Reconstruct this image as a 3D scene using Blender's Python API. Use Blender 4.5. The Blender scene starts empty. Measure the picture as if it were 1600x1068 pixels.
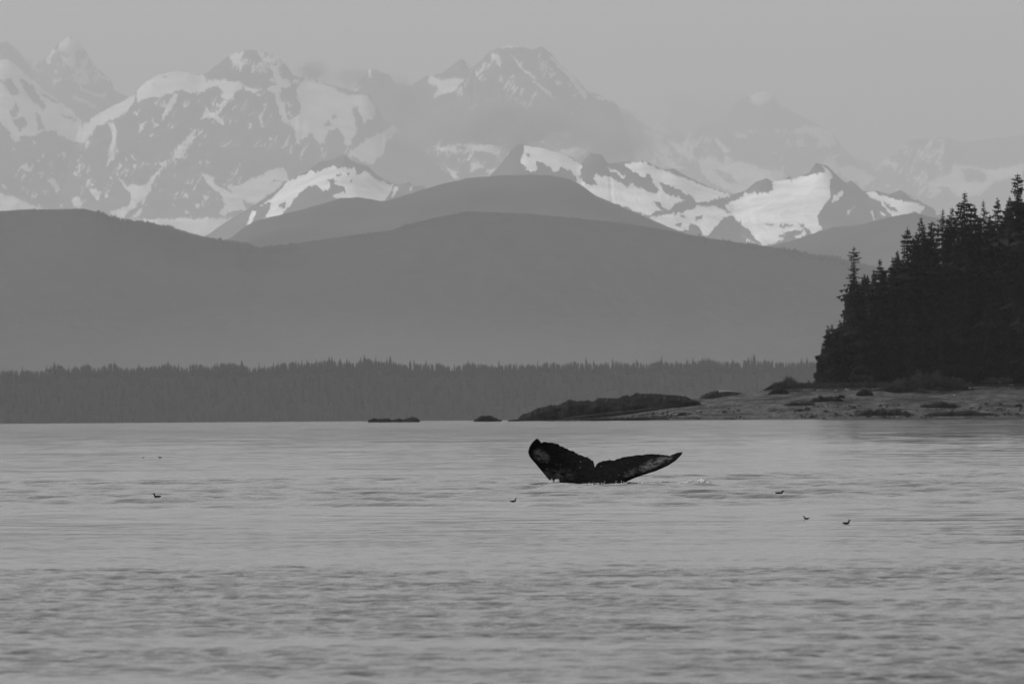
import bpy, math, random
import numpy as np
from mathutils import Matrix, Vector

# ---------------------------------------------------------------- camera, sky, sun, exposure
scene = bpy.context.scene
C = scene.collection
K = 7.5e-5                       # radians per photograph pixel (300 mm lens, 36 mm sensor, 1600 px)
CAM_H = 1.8                      # eye height above the sea
HORIZON = 646.8                  # photograph row of the level line at the middle column
ROLL = 0.0072
REARTH = 6.371e6 * 7.0 / 6.0     # with normal refraction

pitch = math.atan((HORIZON - 534.0) * K)
fwd = np.array([0.0, math.cos(pitch), math.sin(pitch)])
rgt = np.array([math.cos(ROLL), 0.0, -math.sin(ROLL)])
rgt = rgt - fwd * rgt.dot(fwd); rgt /= np.linalg.norm(rgt)
upv = np.cross(rgt, fwd)
cam_pos = np.array([0.0, 0.0, CAM_H])

cam_data = bpy.data.cameras.new('camera')
cam_data.lens = 300.0; cam_data.sensor_width = 36.0
cam_data.clip_start = 1.0; cam_data.clip_end = 600000.0
cam_data.dof.use_dof = True; cam_data.dof.focus_distance = 235.0; cam_data.dof.aperture_fstop = 9.0
cam = bpy.data.objects.new('camera', cam_data); C.objects.link(cam)
cam.matrix_world = Matrix(((rgt[0], upv[0], -fwd[0], cam_pos[0]),
                           (rgt[1], upv[1], -fwd[1], cam_pos[1]),
                           (rgt[2], upv[2], -fwd[2], cam_pos[2]), (0, 0, 0, 1)))
scene.camera = cam

SUN_EL, SUN_AZ = math.radians(44), math.radians(-53)      # high, ahead of the camera and to the left, behind thin cloud
world = bpy.data.worlds.new('World'); scene.world = world; world.use_nodes = True
wn = world.node_tree.nodes; wl = world.node_tree.links; wn.clear()
sky = wn.new('ShaderNodeTexSky'); sky.sky_type = 'NISHITA'; sky.sun_disc = False
sky.sun_elevation = SUN_EL; sky.sun_rotation = SUN_AZ
sky.air_density = 1.0; sky.dust_density = 4.0; sky.ozone_density = 1.0
bw = wn.new('ShaderNodeRGBToBW'); bg = wn.new('ShaderNodeBackground'); wo = wn.new('ShaderNodeOutputWorld')
bg.inputs['Strength'].default_value = 0.13
wl.new(sky.outputs[0], bw.inputs[0]); wl.new(bw.outputs[0], bg.inputs['Color']); wl.new(bg.outputs[0], wo.inputs['Surface'])

sd = bpy.data.lights.new('sun', 'SUN'); sd.energy = 1.5; sd.angle = math.radians(28); sd.color = (1, 1, 1)
sun = bpy.data.objects.new('sun', sd); C.objects.link(sun)
sdir = Vector((math.sin(SUN_AZ) * math.cos(SUN_EL), math.cos(SUN_AZ) * math.cos(SUN_EL), math.sin(SUN_EL)))
sun.rotation_euler = sdir.to_track_quat('Z', 'Y').to_euler()
sun.location = (0, 0, 200)

vs = scene.view_settings
scene.display_settings.display_device = 'sRGB'
vs.view_transform = 'Standard'; vs.look = 'None'; vs.exposure = 0.43; vs.gamma = 1.0; vs.use_curve_mapping = False
scene.render.engine = 'CYCLES'
cy = scene.cycles
cy.use_denoising = True; cy.max_bounces = 6; cy.diffuse_bounces = 2; cy.glossy_bounces = 3
cy.transmission_bounces = 2; cy.volume_bounces = 0; cy.transparent_max_bounces = 4
cy.caustics_reflective = False; cy.caustics_refractive = False

HAZE_DENSITY = 1.4e-5

# ---------------------------------------------------------------- helpers
def pt(px, py, d):
    """world point on the plane y-forward distance d (along the lens axis) seen at photograph pixel px, py"""
    return cam_pos + d * (fwd + (px - 800.0) * K * rgt - (py - 534.0) * K * upv)

def pix(P):
    v = P - cam_pos
    z = v @ fwd
    return 800.0 + (v @ rgt) / z / K, 534.0 - (v @ upv) / z / K

def drop(d2):
    return d2 / (2 * REARTH)

_tabs = {}
def vnoise(x, y, seed=0):
    if seed not in _tabs:
        r = np.random.default_rng(seed + 991); _tabs[seed] = r.random((256, 256))
    T = _tabs[seed]
    xi = np.floor(x).astype(int); yi = np.floor(y).astype(int)
    fx = x - xi; fy = y - yi
    fx = fx * fx * (3 - 2 * fx); fy = fy * fy * (3 - 2 * fy)
    a = T[xi & 255, yi & 255]; b = T[(xi + 1) & 255, yi & 255]
    c = T[xi & 255, (yi + 1) & 255]; d = T[(xi + 1) & 255, (yi + 1) & 255]
    return (a * (1 - fx) + b * fx) * (1 - fy) + (c * (1 - fx) + d * fx) * fy

def fbm(x, y, octv=5, seed=0, gain=0.5, ridged=False):
    s = 0; a = 1.0; tot = 0
    for i in range(octv):
        n = vnoise(x * 2.03 ** i + 17.3 * i, y * 2.03 ** i + 5.1 * i, seed + i)
        if ridged: n = 1 - np.abs(2 * n - 1)
        s = s + a * n; tot += a; a *= gain
    return s / tot

def sstep(a, b, x):
    t = np.clip((x - a) / (b - a), 0, 1); return t * t * (3 - 2 * t)

def mesh_obj(name, verts, faces, mat, parent=None, smooth=False, attrs=None):
    me = bpy.data.meshes.new(name)
    verts = np.asarray(verts, dtype=np.float32)
    if isinstance(faces, np.ndarray):
        n, k = faces.shape
        me.vertices.add(len(verts)); me.vertices.foreach_set('co', verts.ravel())
        me.loops.add(n * k); me.loops.foreach_set('vertex_index', faces.astype(np.int32).ravel())
        me.polygons.add(n); me.polygons.foreach_set('loop_start', np.arange(0, n * k, k, dtype=np.int32))
        me.update(calc_edges=True); me.validate()
    else:
        me.from_pydata([tuple(v) for v in verts], [], faces); me.update()
    if smooth:
        me.polygons.foreach_set('use_smooth', np.ones(len(me.polygons), dtype=bool))
    for an, av in (attrs or {}).items():
        at = me.attributes.new(an, 'FLOAT', 'POINT'); at.data.foreach_set('value', np.asarray(av, dtype=np.float32).ravel())
    me.materials.append(mat)
    o = bpy.data.objects.new(name, me); C.objects.link(o)
    if parent: o.parent = parent
    return o

def grid_faces(nr, nc):
    i = np.arange(nr - 1)[:, None] * nc + np.arange(nc - 1)[None, :]
    i = i.ravel()
    return np.stack([i, i + 1, i + nc + 1, i + nc], 1)

def tag(o, label=None, cat=None, group=None, kind=None):
    if label: o['label'] = label
    if cat: o['category'] = cat
    if group: o['group'] = group
    if kind: o['kind'] = kind
    return o

def empty(name, loc=(0, 0, 0)):
    o = bpy.data.objects.new(name, None); C.objects.link(o); o.location = loc; return o

def grey(v): return (v, v, v, 1)

def new_mat(name):
    m = bpy.data.materials.new(name); m.use_nodes = True
    nt = m.node_tree
    return m, nt.nodes, nt.links, nt.nodes['Principled BSDF']

def noise_mat(name, lo, hi, scale, rough=0.95, spec=0.04, bump=0.0, bscale=None, detail=6, p0=0.3, p1=0.7):
    """mottled grey surface, object coordinates in metres"""
    m, n, l, b = new_mat(name)
    tc = n.new('ShaderNodeTexCoord'); no = n.new('ShaderNodeTexNoise')
    no.inputs['Scale'].default_value = scale; no.inputs['Detail'].default_value = detail
    cr = n.new('ShaderNodeValToRGB')
    cr.color_ramp.elements[0].position = p0; cr.color_ramp.elements[0].color = grey(lo)
    cr.color_ramp.elements[1].position = p1; cr.color_ramp.elements[1].color = grey(hi)
    l.new(tc.outputs['Object'], no.inputs['Vector']); l.new(no.outputs[0], cr.inputs[0]); l.new(cr.outputs[0], b.inputs['Base Color'])
    b.inputs['Roughness'].default_value = rough; b.inputs['Specular IOR Level'].default_value = spec
    if bump:
        n2 = n.new('ShaderNodeTexNoise'); n2.inputs['Scale'].default_value = bscale or scale * 3; n2.inputs['Detail'].default_value = 5
        bp = n.new('ShaderNodeBump'); bp.inputs['Strength'].default_value = 0.8; bp.inputs['Distance'].default_value = bump
        l.new(tc.outputs['Object'], n2.inputs['Vector']); l.new(n2.outputs[0], bp.inputs['Height']); l.new(bp.outputs[0], b.inputs['Normal'])
    return m

# ---------------------------------------------------------------- materials
def sea_material():
    m, n, l, b = new_mat('sea_water')
    b.inputs['Base Color'].default_value = grey(0.012)
    b.inputs['Roughness'].default_value = 0.07; b.inputs['IOR'].default_value = 1.333
    b.inputs['Specular IOR Level'].default_value = 0.5
    tc = n.new('ShaderNodeTexCoord'); at = n.new('ShaderNodeAttribute'); at.attribute_name = 'ripple'
    prev = None
    for sc_, dist in ((2.0, 0.03), (7.0, 0.009)):
        no = n.new('ShaderNodeTexNoise'); no.inputs['Scale'].default_value = sc_; no.inputs['Detail'].default_value = 3
        no.inputs['Roughness'].default_value = 0.55
        l.new(tc.outputs['Object'], no.inputs['Vector'])
        bp = n.new('ShaderNodeBump'); bp.inputs['Distance'].default_value = dist
        l.new(at.outputs['Fac'], bp.inputs['Strength'])
        l.new(no.outputs[0], bp.inputs['Height'])
        if prev: l.new(prev.outputs[0], bp.inputs['Normal'])
        prev = bp
    l.new(prev.outputs[0], b.inputs['Normal'])
    return m

def mountain_material(name, rock_lo, rock_hi, scale, snow=0.92):
    m, n, l, b = new_mat(name)
    tc = n.new('ShaderNodeTexCoord'); no = n.new('ShaderNodeTexNoise'); no.inputs['Scale'].default_value = scale
    no.inputs['Detail'].default_value = 8; no.inputs['Roughness'].default_value = 0.6
    cr = n.new('ShaderNodeValToRGB')
    cr.color_ramp.elements[0].position = 0.35; cr.color_ramp.elements[0].color = grey(rock_lo)
    cr.color_ramp.elements[1].position = 0.68; cr.color_ramp.elements[1].color = grey(rock_hi)
    at = n.new('ShaderNodeAttribute'); at.attribute_name = 'snow'
    n2 = n.new('ShaderNodeTexNoise'); n2.inputs['Scale'].default_value = scale * 4; n2.inputs['Detail'].default_value = 4
    ad = n.new('ShaderNodeMath'); ad.operation = 'ADD'
    sb = n.new('ShaderNodeMath'); sb.operation = 'MULTIPLY_ADD'; sb.inputs[1].default_value = 0.9; sb.inputs[2].default_value = -0.45
    sr = n.new('ShaderNodeValToRGB')
    sr.color_ramp.elements[0].position = 0.36; sr.color_ramp.elements[1].position = 0.62
    mx = n.new('ShaderNodeMix'); mx.data_type = 'RGBA'
    l.new(tc.outputs['Object'], no.inputs['Vector']); l.new(tc.outputs['Object'], n2.inputs['Vector'])
    l.new(no.outputs[0], cr.inputs[0])
    l.new(n2.outputs[0], sb.inputs[0]); l.new(sb.outputs[0], ad.inputs[0]); l.new(at.outputs['Fac'], ad.inputs[1])
    l.new(ad.outputs[0], sr.inputs[0]); l.new(sr.outputs[0], mx.inputs[0])
    n5 = n.new('ShaderNodeTexNoise'); n5.inputs['Scale'].default_value = scale * 1.6; n5.inputs['Detail'].default_value = 7; n5.inputs['Roughness'].default_value = 0.65
    mp5 = n.new('ShaderNodeMapping'); mp5.inputs['Scale'].default_value = (1, 1, 2.5); mp5.inputs['Rotation'].default_value = (0, 0.35, 0)
    sc5 = n.new('ShaderNodeValToRGB'); sc5.color_ramp.elements[0].position = 0.32; sc5.color_ramp.elements[0].color = grey(snow * 0.68); sc5.color_ramp.elements[1].position = 0.58; sc5.color_ramp.elements[1].color = grey(snow)  # uneven snow tone, with soft crevasse shading painted into the colour
    l.new(tc.outputs['Object'], mp5.inputs['Vector']); l.new(mp5.outputs[0], n5.inputs['Vector']); l.new(n5.outputs[0], sc5.inputs[0])
    l.new(cr.outputs[0], mx.inputs[6]); l.new(sc5.outputs[0], mx.inputs[7])
    l.new(mx.outputs[2], b.inputs['Base Color'])
    b.inputs['Roughness'].default_value = 0.95; b.inputs['Specular IOR Level'].default_value = 0.05
    return m

M = {}
M['sea'] = sea_material()
M['far_rock'] = mountain_material('far_mountain', 0.05, 0.13, 0.0009)
M['near_rock'] = mountain_material('near_mountain', 0.05, 0.11, 0.0016)
M['forest_hill'] = noise_mat('forested_hill', 0.020, 0.046, 0.012, spec=0.0)
M['meadow_hill'] = noise_mat('high_meadow_hill', 0.035, 0.085, 0.0015, spec=0.0)
M['far_trees'] = noise_mat('far_forest', 0.014, 0.020, 0.02, spec=0.0)
M['needles'] = noise_mat('spruce_needles', 0.007, 0.024, 0.6, spec=0.05)
M['bark'] = noise_mat('spruce_bark', 0.012, 0.03, 2.0)
M['soil'] = noise_mat('forest_floor', 0.012, 0.03, 0.3, spec=0.05)
M['gravel'] = noise_mat('beach_gravel', 0.035, 0.115, 0.35, bump=0.3, bscale=1.2, detail=10)
def weed_patches(m):
    n = m.node_tree.nodes; l = m.node_tree.links; b = n['Principled BSDF']
    src = b.inputs['Base Color'].links[0].from_socket
    tc = n.new('ShaderNodeTexCoord'); mp = n.new('ShaderNodeMapping'); mp.inputs['Scale'].default_value = (0.07, 0.11, 0.3)
    no = n.new('ShaderNodeTexNoise'); no.inputs['Scale'].default_value = 1.0; no.inputs['Detail'].default_value = 7; no.inputs['Roughness'].default_value = 0.65
    cr = n.new('ShaderNodeValToRGB'); cr.color_ramp.elements[0].position = 0.50; cr.color_ramp.elements[0].color = grey(1); cr.color_ramp.elements[1].position = 0.60; cr.color_ramp.elements[1].color = grey(0.35)
    mx = n.new('ShaderNodeMix'); mx.data_type = 'RGBA'; mx.blend_type = 'MULTIPLY'; mx.inputs[0].default_value = 1.0
    l.new(tc.outputs['Object'], mp.inputs['Vector']); l.new(mp.outputs[0], no.inputs['Vector']); l.new(no.outputs[0], cr.inputs[0])
    l.new(src, mx.inputs[6]); l.new(cr.outputs[0], mx.inputs[7]); l.new(mx.outputs[2], b.inputs['Base Color'])
weed_patches(M['gravel'])
M['pebble'] = noise_mat('pebbles', 0.03, 0.10, 0.5)
M['dark_rock'] = noise_mat('weedy_rock', 0.006, 0.024, 0.35, bump=0.3, bscale=0.9)
M['driftwood'] = noise_mat('bleached_driftwood', 0.35, 0.6, 1.2)
M['grass'] = noise_mat('beach_grass', 0.035, 0.07, 0.2, spec=0.05)
M['shrub'] = noise_mat('shrub_leaves', 0.04, 0.085, 0.25, spec=0.05)
M['bird'] = noise_mat('seabird_plumage', 0.008, 0.02, 40, rough=0.6)
M['foam'] = noise_mat('white_foam', 0.6, 0.85, 8)

# ---------------------------------------------------------------- sea: one curved sheet to the horizon
def ripple_level(x, d):
    """0 = slick calm, 1 = wind-ruffled; lanes of wind across the bay"""
    w = d * (1 + 0.10 * (fbm(x / 90 + 3, d / 160, 3, 5) - 0.5) + 0.05 * (fbm(x / 14, d / 60, 3, 15) - 0.5))
    lw = np.log(np.maximum(w, 1))
    knots = [(10, 1.7), (70, 1.6), (84, 1.4), (96, 1.3), (103, .95), (109, .36), (135, .30), (158, .34), (170, .7), (184, 1.3), (194, 1.5), (203, .8), (212, 1.7),
             (222, .8), (234, 1.7), (246, 1.2), (262, .55), (290, .30), (400, .30), (440, .38), (475, .40), (500, .36), (540, .32),
             (700, .32), (1000, .42), (1500, .9), (2200, 1.3), (3000, 1.2), (8000, 1.2), (4e5, 1.0)]
    kx = np.log([k[0] for k in knots]); ky = [k[1] for k in knots]
    r = np.interp(lw, kx, ky)
    lane = 0.4 - 0.2 * sstep(130, 90, d)
    g = fbm(x / 3.5 + 31, d / 3.2, 5, 25, 0.65) * (1 - lane) + fbm(x / 60 + 7, d / 8, 3, 26) * lane
    far = sstep(250, 600, d); g2 = fbm(x / 4 + 3, d / 30, 5, 27, 0.75)
    g = g * (1 - far) + g2 * far
    calm = 1 - sstep(0.32, 0.75, r)
    r = r * np.clip(1 + 4.2 * (g - 0.5) * (1 + 0.8 * far) * (1 - 0.55 * calm), 0.08, 2.8)
    return np.clip(r, 0.04, 1.7 + 0.9 * sstep(180, 520, d))

SEA = {}
def sea_level(x, y, r=0.35):
    p = SEA['p']; q = p[(np.abs(p[:, 0] - x) < r * 0.6) & (p[:, 1] - y < r) & (p[:, 1] - y > -2.5)]
    return float(np.percentile(q[:, 2], 92)) if len(q) else 0.0

def build_sea():
    near = np.concatenate([np.arange(47, 116, 0.085), np.arange(116, 140, 0.17), np.arange(140, 320, 0.33)])
    g = [near[-1]]
    while g[-1] < 950: g.append(g[-1] + 0.36 * (g[-1] / 320) ** 1.4)
    while g[-1] < 1800: g.append(g[-1] + 1.65 * (g[-1] / 950) ** 3)
    while g[-1] < 9000: g.append(g[-1] * 1.02)
    while g[-1] < 170000: g.append(g[-1] * 1.08)
    rows = np.concatenate([[-60000, -8000, -1500, -300, -60, 0, 20, 34], near, g[1:]])
    s = np.linspace(-1, 1, 330)
    out = np.array([1.15, 1.6, 2.6, 5, 12, 40, 150, 600])
    s = np.concatenate([-out[::-1], s, out])
    d = rows[:, None]; dd = np.maximum(rows, 44)[:, None]
    x = s[None, :] * (3.0 + 0.0645 * dd)
    x = np.where(np.abs(s)[None, :] > 1.5, np.sign(s)[None, :] * np.maximum(np.abs(x), np.abs(s)[None, :] * 130), x)
    x = np.clip(x, -170000, 170000)
    Y = np.broadcast_to(d, x.shape).copy()
    dx = np.gradient(x, axis=1); dy = np.gradient(Y, axis=0)
    rip = ripple_level(x, np.maximum(Y, 30))
    z = np.zeros_like(x)
    r = np.random.default_rng(4)
    lam = np.geomspace(0.28, 6.0, 60)
    for i, L in enumerate(lam):
        th = r.normal(math.radians(264), math.radians(29)); ph = r.random() * 6.283
        kx_, ky_ = math.cos(th) * 6.283 / L, math.sin(th) * 6.283 / L
        slope = 0.056 if L < 0.55 else 0.034 if L < 0.8 else (0.030 if L < 2.0 else 0.030 * (2.0 / L) ** 1.4)
        amp = slope * L / 6.283
        fade = sstep(2.2, 4.0, L / np.maximum(np.abs(kx_) * dx * L / 6.283, np.abs(ky_) * dy * L / 6.283).clip(1e-6))
        lvl = rip ** 1.2 if L < 0.8 else rip ** 1.3 * (0.12 + 0.88 * sstep(95, 160, Y) * (1.0 if L > 1.0 else 0.7))
        lvl = lvl * (0.45 + 1.1 * vnoise(x / (L * 3.5) + 3.7 * i, Y / (L * 3) + i, (i * 3) % 11))
        arg = kx_ * x + ky_ * Y + ph + 1.5 * (vnoise(x / (L * 4) + i, Y / (L * 4), i % 7) - 0.5) * 2
        z += amp * fade * lvl * np.sin(arg)
    lim = np.where(Y < 110, 0.024 + 0.00012 * (Y - 60), np.minimum(0.030 + 0.0011 * (Y - 110), 0.11)); z = lim * np.tanh(z / lim)
    # swell thrown up by the tail
    def ridge(px, py, wx, wy, a):
        nonlocal z
        d0 = CAM_H / ((py - HORIZON + (px - 800) * ROLL) * K); x0 = (px - 800) * K * d0
        z = z + a * np.exp(-((x - x0) / wx) ** 2 - ((Y - d0) / wy) ** 2)
    ridge(868, 765, 0.42, 0.8, 0.13); ridge(1015, 759, 1.0, 0.7, 0.065); ridge(1085, 759.5, 0.7, 0.7, 0.04); ridge(935, 762, 1.0, 0.6, 0.045)
    ridge(820, 756, 0.6, 0.7, 0.04); ridge(1160, 759, 0.7, 0.8, 0.035)
    rr = np.hypot(x - 125 * K * 220, (Y - 221) * 0.8)
    z = z + 0.022 * np.sin(rr * 5.2) * np.exp(-((rr - 2.6) / 1.6) ** 2)
    z *= (np.abs(s)[None, :] <= 1.2)
    sel = (Y > 100) & (Y < 420) & (np.abs(s)[None, :] <= 1)
    SEA['p'] = np.stack([x[sel], Y[sel], z[sel]], -1)
    z -= drop(x ** 2 + Y ** 2)
    V = np.stack([x, Y, z], -1).reshape(-1, 3)
    o = mesh_obj('sea', V, grid_faces(*x.shape), M['sea'], smooth=True, attrs={'ripple': rip.ravel()})
    tag(o, 'calm grey sea with bands of ripples and slick water', 'sea', kind='structure')
build_sea()

# ---------------------------------------------------------------- mountains
def Z1(p): return [(x * .3375, 30 + y * .3375) for x, y in p]
def Z2(p): return [(440 + x * .3375, 40 + y * .3375) for x, y in p]
def Z3(p): return [(900 + x * .3375, 100 + y * .3375) for x, y in p]
def Z4(p): return [(1240 + x * .225, 250 + y * .225) for x, y in p]

def inside(px, py, poly):
    poly = np.array(poly); x0, y0 = poly.min(0); x1, y1 = poly.max(0)
    r = np.zeros(px.shape, bool)
    sel = (px > x0) & (px < x1) & (py > y0) & (py < y1)
    if not sel.any(): return r
    X = px[sel]; Y = py[sel]; c = np.zeros(X.shape, bool)
    a = poly; b = np.roll(poly, -1, 0)
    for (ax, ay), (bx, by) in zip(a, b):
        if ay == by: continue
        cond = ((ay > Y) != (by > Y)) & (X < (bx - ax) * (Y - ay) / (by - ay) + ax)
        c ^= cond
    r[sel] = c
    return r

def mountain(name, label, sil, D, depth, base_py, mat, nx, nt, snow=(), rock=(), relief=0.16, seed=0, gully=1.0, jag=0.0,
             speck=None, power=1.15, cat='mountain'):
    """a ridge with the traced skyline, a gullied slope towards the viewer and a slope behind"""
    P = np.array([pt(px, py, D) for px, py in sil])
    x = np.linspace(P[0, 0], P[-1, 0], nx)
    zr = np.interp(x, P[:, 0], P[:, 2])
    mpp = K * D
    if jag:
        zr = zr + jag * mpp * (fbm(x / (mpp * 7), x * 0 + seed, 4, seed + 40, 0.65) - 0.5) * 2
    yr = D + depth * 0.35 * (fbm(x / (depth * 0.5), x * 0 + 2.2, 3, seed + 3) - 0.5) * 0
    zb = pt(800, base_py, D)[2]
    t = np.concatenate([[-0.7, -0.35, -0.16, -0.06, -0.02], np.linspace(0, 1, nt) ** 1.15])
    T = t[:, None]; X = np.broadcast_to(x[None, :], (len(t), nx)).copy()
    Y = yr[None, :] - T * depth
    prof = np.where(T >= 0, (1 - np.clip(T, 0, 1)) ** power, 1 + T * 1.4)
    def blur(a, w):
        w = max(1, int(w)); k = np.hanning(2 * w + 3)[1:-1]; k /= k.sum()
        return np.convolve(np.pad(a, w, mode='edge'), k, 'valid')
    span = nx / (x[-1] - x[0])
    zs = [zr] + [np.minimum(blur(zr, depth * q * span), zr + 0.02 * (zr - zb)) for q in (0.02, 0.05, 0.12)]
    tk = np.clip(T, 0, 1); H = np.zeros((len(t), nx))
    lv = np.array([0, 0.05, 0.15, 0.4, 1.01]); zs.append(zs[-1])
    for i in range(4):
        f = np.clip((tk - lv[i]) / (lv[i + 1] - lv[i]), 0, 1); m_ = (tk >= lv[i]) & (tk < lv[i + 1])
        H = np.where(m_, zs[i][None, :] * (1 - f) + zs[i + 1][None, :] * f - zb, H)
    Zz = zb + H * prof
    w = depth * 0.16 * gully
    wx = X / w + 1.2 * (fbm(X / (w * 3), Y / (w * 3), 3, seed + 9) - 0.5) * 2
    rel = fbm(wx, Y / (w * 2.6), 6, seed + 20, 0.55, ridged=True) - 0.62
    env = np.clip(T, 0, 1) ** 0.7 * (1 - np.clip(T, 0, 1)) ** 0.25 * 1.4
    Zz = Zz + np.maximum(H, 0) * relief * rel * env
    Zz -= np.where(T < -0.5, 0, 0)
    V = np.stack([X, Y, Zz], -1).reshape(-1, 3)
    px, py = pix(V)
    sc_ = 3.2
    qx = px + sc_ * (fbm(px / 7 - py / 16, py / 7, 4, seed + 60, 0.75) - 0.5) * 2.6
    qy = py + sc_ * (fbm(px / 4 + 50, py / 9, 4, seed + 61, 0.75) - 0.5) * 3.4
    sm = np.zeros(len(V))
    for p in snow: sm[inside(qx, qy, p)] = 1
    for p in rock: sm[inside(qx, qy, p)] = 0
    if speck is not None:
      for lo, (x0, x1, y0, y1) in (speck if isinstance(speck, list) else [speck]):
        f = 0.55 * fbm(px / 5 + py / 9, py / 20 - px / 60, 4, seed + 80, 0.6, ridged=True) + 0.45 * fbm(px / 16, py / 16, 3, seed + 85)
        win = sstep(x0, x0 + 30, px) * sstep(x1, x1 - 30, px) * sstep(y0, y0 + 15, py) * sstep(y1, y1 - 25, py)
        sm = np.maximum(sm, (f * win > lo) * 1.0)
    o = mesh_obj(name, V, grid_faces(len(t), nx), mat, smooth=True, attrs={'snow': sm})
    tag(o, label, cat, kind='structure')
    return o

# far right range, palest
sil = Z3([(-200, 120), (0, 140), (180, 182), (250, 230), (330, 290), (430, 330), (540, 300), (640, 285), (700, 250), (740, 175), (800, 150), (850, 122),
          (910, 130), (930, 180), (1000, 220), (1100, 268), (1180, 310), (1240, 390), (1300, 440), (1380, 465), (1480, 420), (1540, 355),
          (1600, 345)]) + [(1470, 214), (1510, 222), (1560, 216), (1600, 212), (1680, 205), (1760, 230)]
mountain('mountain', 'palest far mountain range dissolving in haze at the right', sil, 190000, 15000, 420, M['far_rock'], 800, 200,
         snow=[Z3([(800, 150), (850, 125), (910, 130), (915, 160), (880, 180), (840, 195), (810, 170)]),
               Z3([(1010, 310), (1070, 285), (1130, 295), (1180, 320), (1210, 370), (1180, 385), (1140, 375), (1110, 335), (1060, 320), (1015, 335)]),
               Z3([(1185, 420), (1240, 415), (1190, 440)]),
               Z3([(240, 320), (330, 310), (400, 330), (470, 370), (540, 410), (570, 450), (500, 420), (440, 390), (420, 420), (360, 400), (330, 380), (300, 395)]),
               Z3([(350, 400), (420, 430), (470, 470), (520, 490), (440, 480), (380, 440)]),
               Z3([(630, 330), (680, 370), (720, 410), (680, 400), (650, 370)]),
               Z3([(560, 440), (640, 430), (700, 470), (740, 450), (800, 460), (880, 490), (980, 510), (900, 540), (840, 550), (780, 590), (740, 600), (660, 570), (600, 530)]),
               Z3([(-60, 390), (0, 370), (80, 350), (60, 390), (10, 425), (-40, 440)]),
               Z4([(1100, 30), (1200, 40), (1280, 50), (1340, 70), (1600, 30), (1590, 100), (1400, 150), (1280, 250), (1150, 260), (1060, 180), (940, 190), (930, 150), (1040, 120), (1110, 80)]),
               Z4([(300, 60), (420, 40), (560, 120), (520, 170), (440, 140), (380, 150)]),
               Z4([(820, 130), (930, 130), (920, 165)])],
         rock=[Z4([(1160, 60), (1300, 70), (1340, 110), (1325, 160), (1260, 140), (1200, 150), (1180, 110)]),
               Z3([(380, 350), (420, 360), (500, 430), (480, 440)]), Z3([(620, 480), (700, 500), (760, 560), (700, 550)])],
         seed=11, jag=1.8, speck=(0.66, (930, 1500, 190, 330)))

# far left peak behind
sil = Z1([(-250, 150), (-60, 130), (0, 112), (40, 102), (75, 140), (120, 185), (150, 200), (200, 190), (240, 140), (275, 105), (300, 88), (320, 80), (350, 90), (395, 140),
          (420, 190), (450, 228), (490, 258), (515, 285), (530, 330), (600, 360), (700, 420), (800, 500)])
mountain('mountain', 'pale pointed far peak at the upper left corner', sil, 165000, 12000, 430, M['far_rock'], 420, 160,
         snow=[Z1([(275, 110), (320, 80), (350, 90), (380, 120), (395, 140), (350, 145), (340, 165), (300, 160), (265, 140)]),
               Z1([(270, 170), (355, 180), (345, 235), (320, 215), (290, 195)]),
               Z1([(340, 250), (365, 280), (385, 320), (440, 345), (500, 345), (490, 365), (450, 360), (420, 345), (380, 330), (355, 290)]),
               Z1([(335, 350), (380, 370), (460, 410), (430, 410), (370, 380), (335, 370)]),
               Z1([(430, 235), (510, 275), (500, 285), (460, 270)]), Z1([(210, 185), (240, 185), (235, 205), (212, 200)]),
               Z1([(360, 185), (400, 200), (395, 220), (370, 210)]), Z1([(35, 105), (45, 105), (170, 230), (155, 225)]),
               Z1([(230, 290), (260, 300), (250, 306)])],
         rock=[Z1([(300, 125), (330, 115), (325, 140), (305, 145)])],
         seed=21, jag=1.6, speck=(0.60, (20, 180, 50, 150)))

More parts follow.
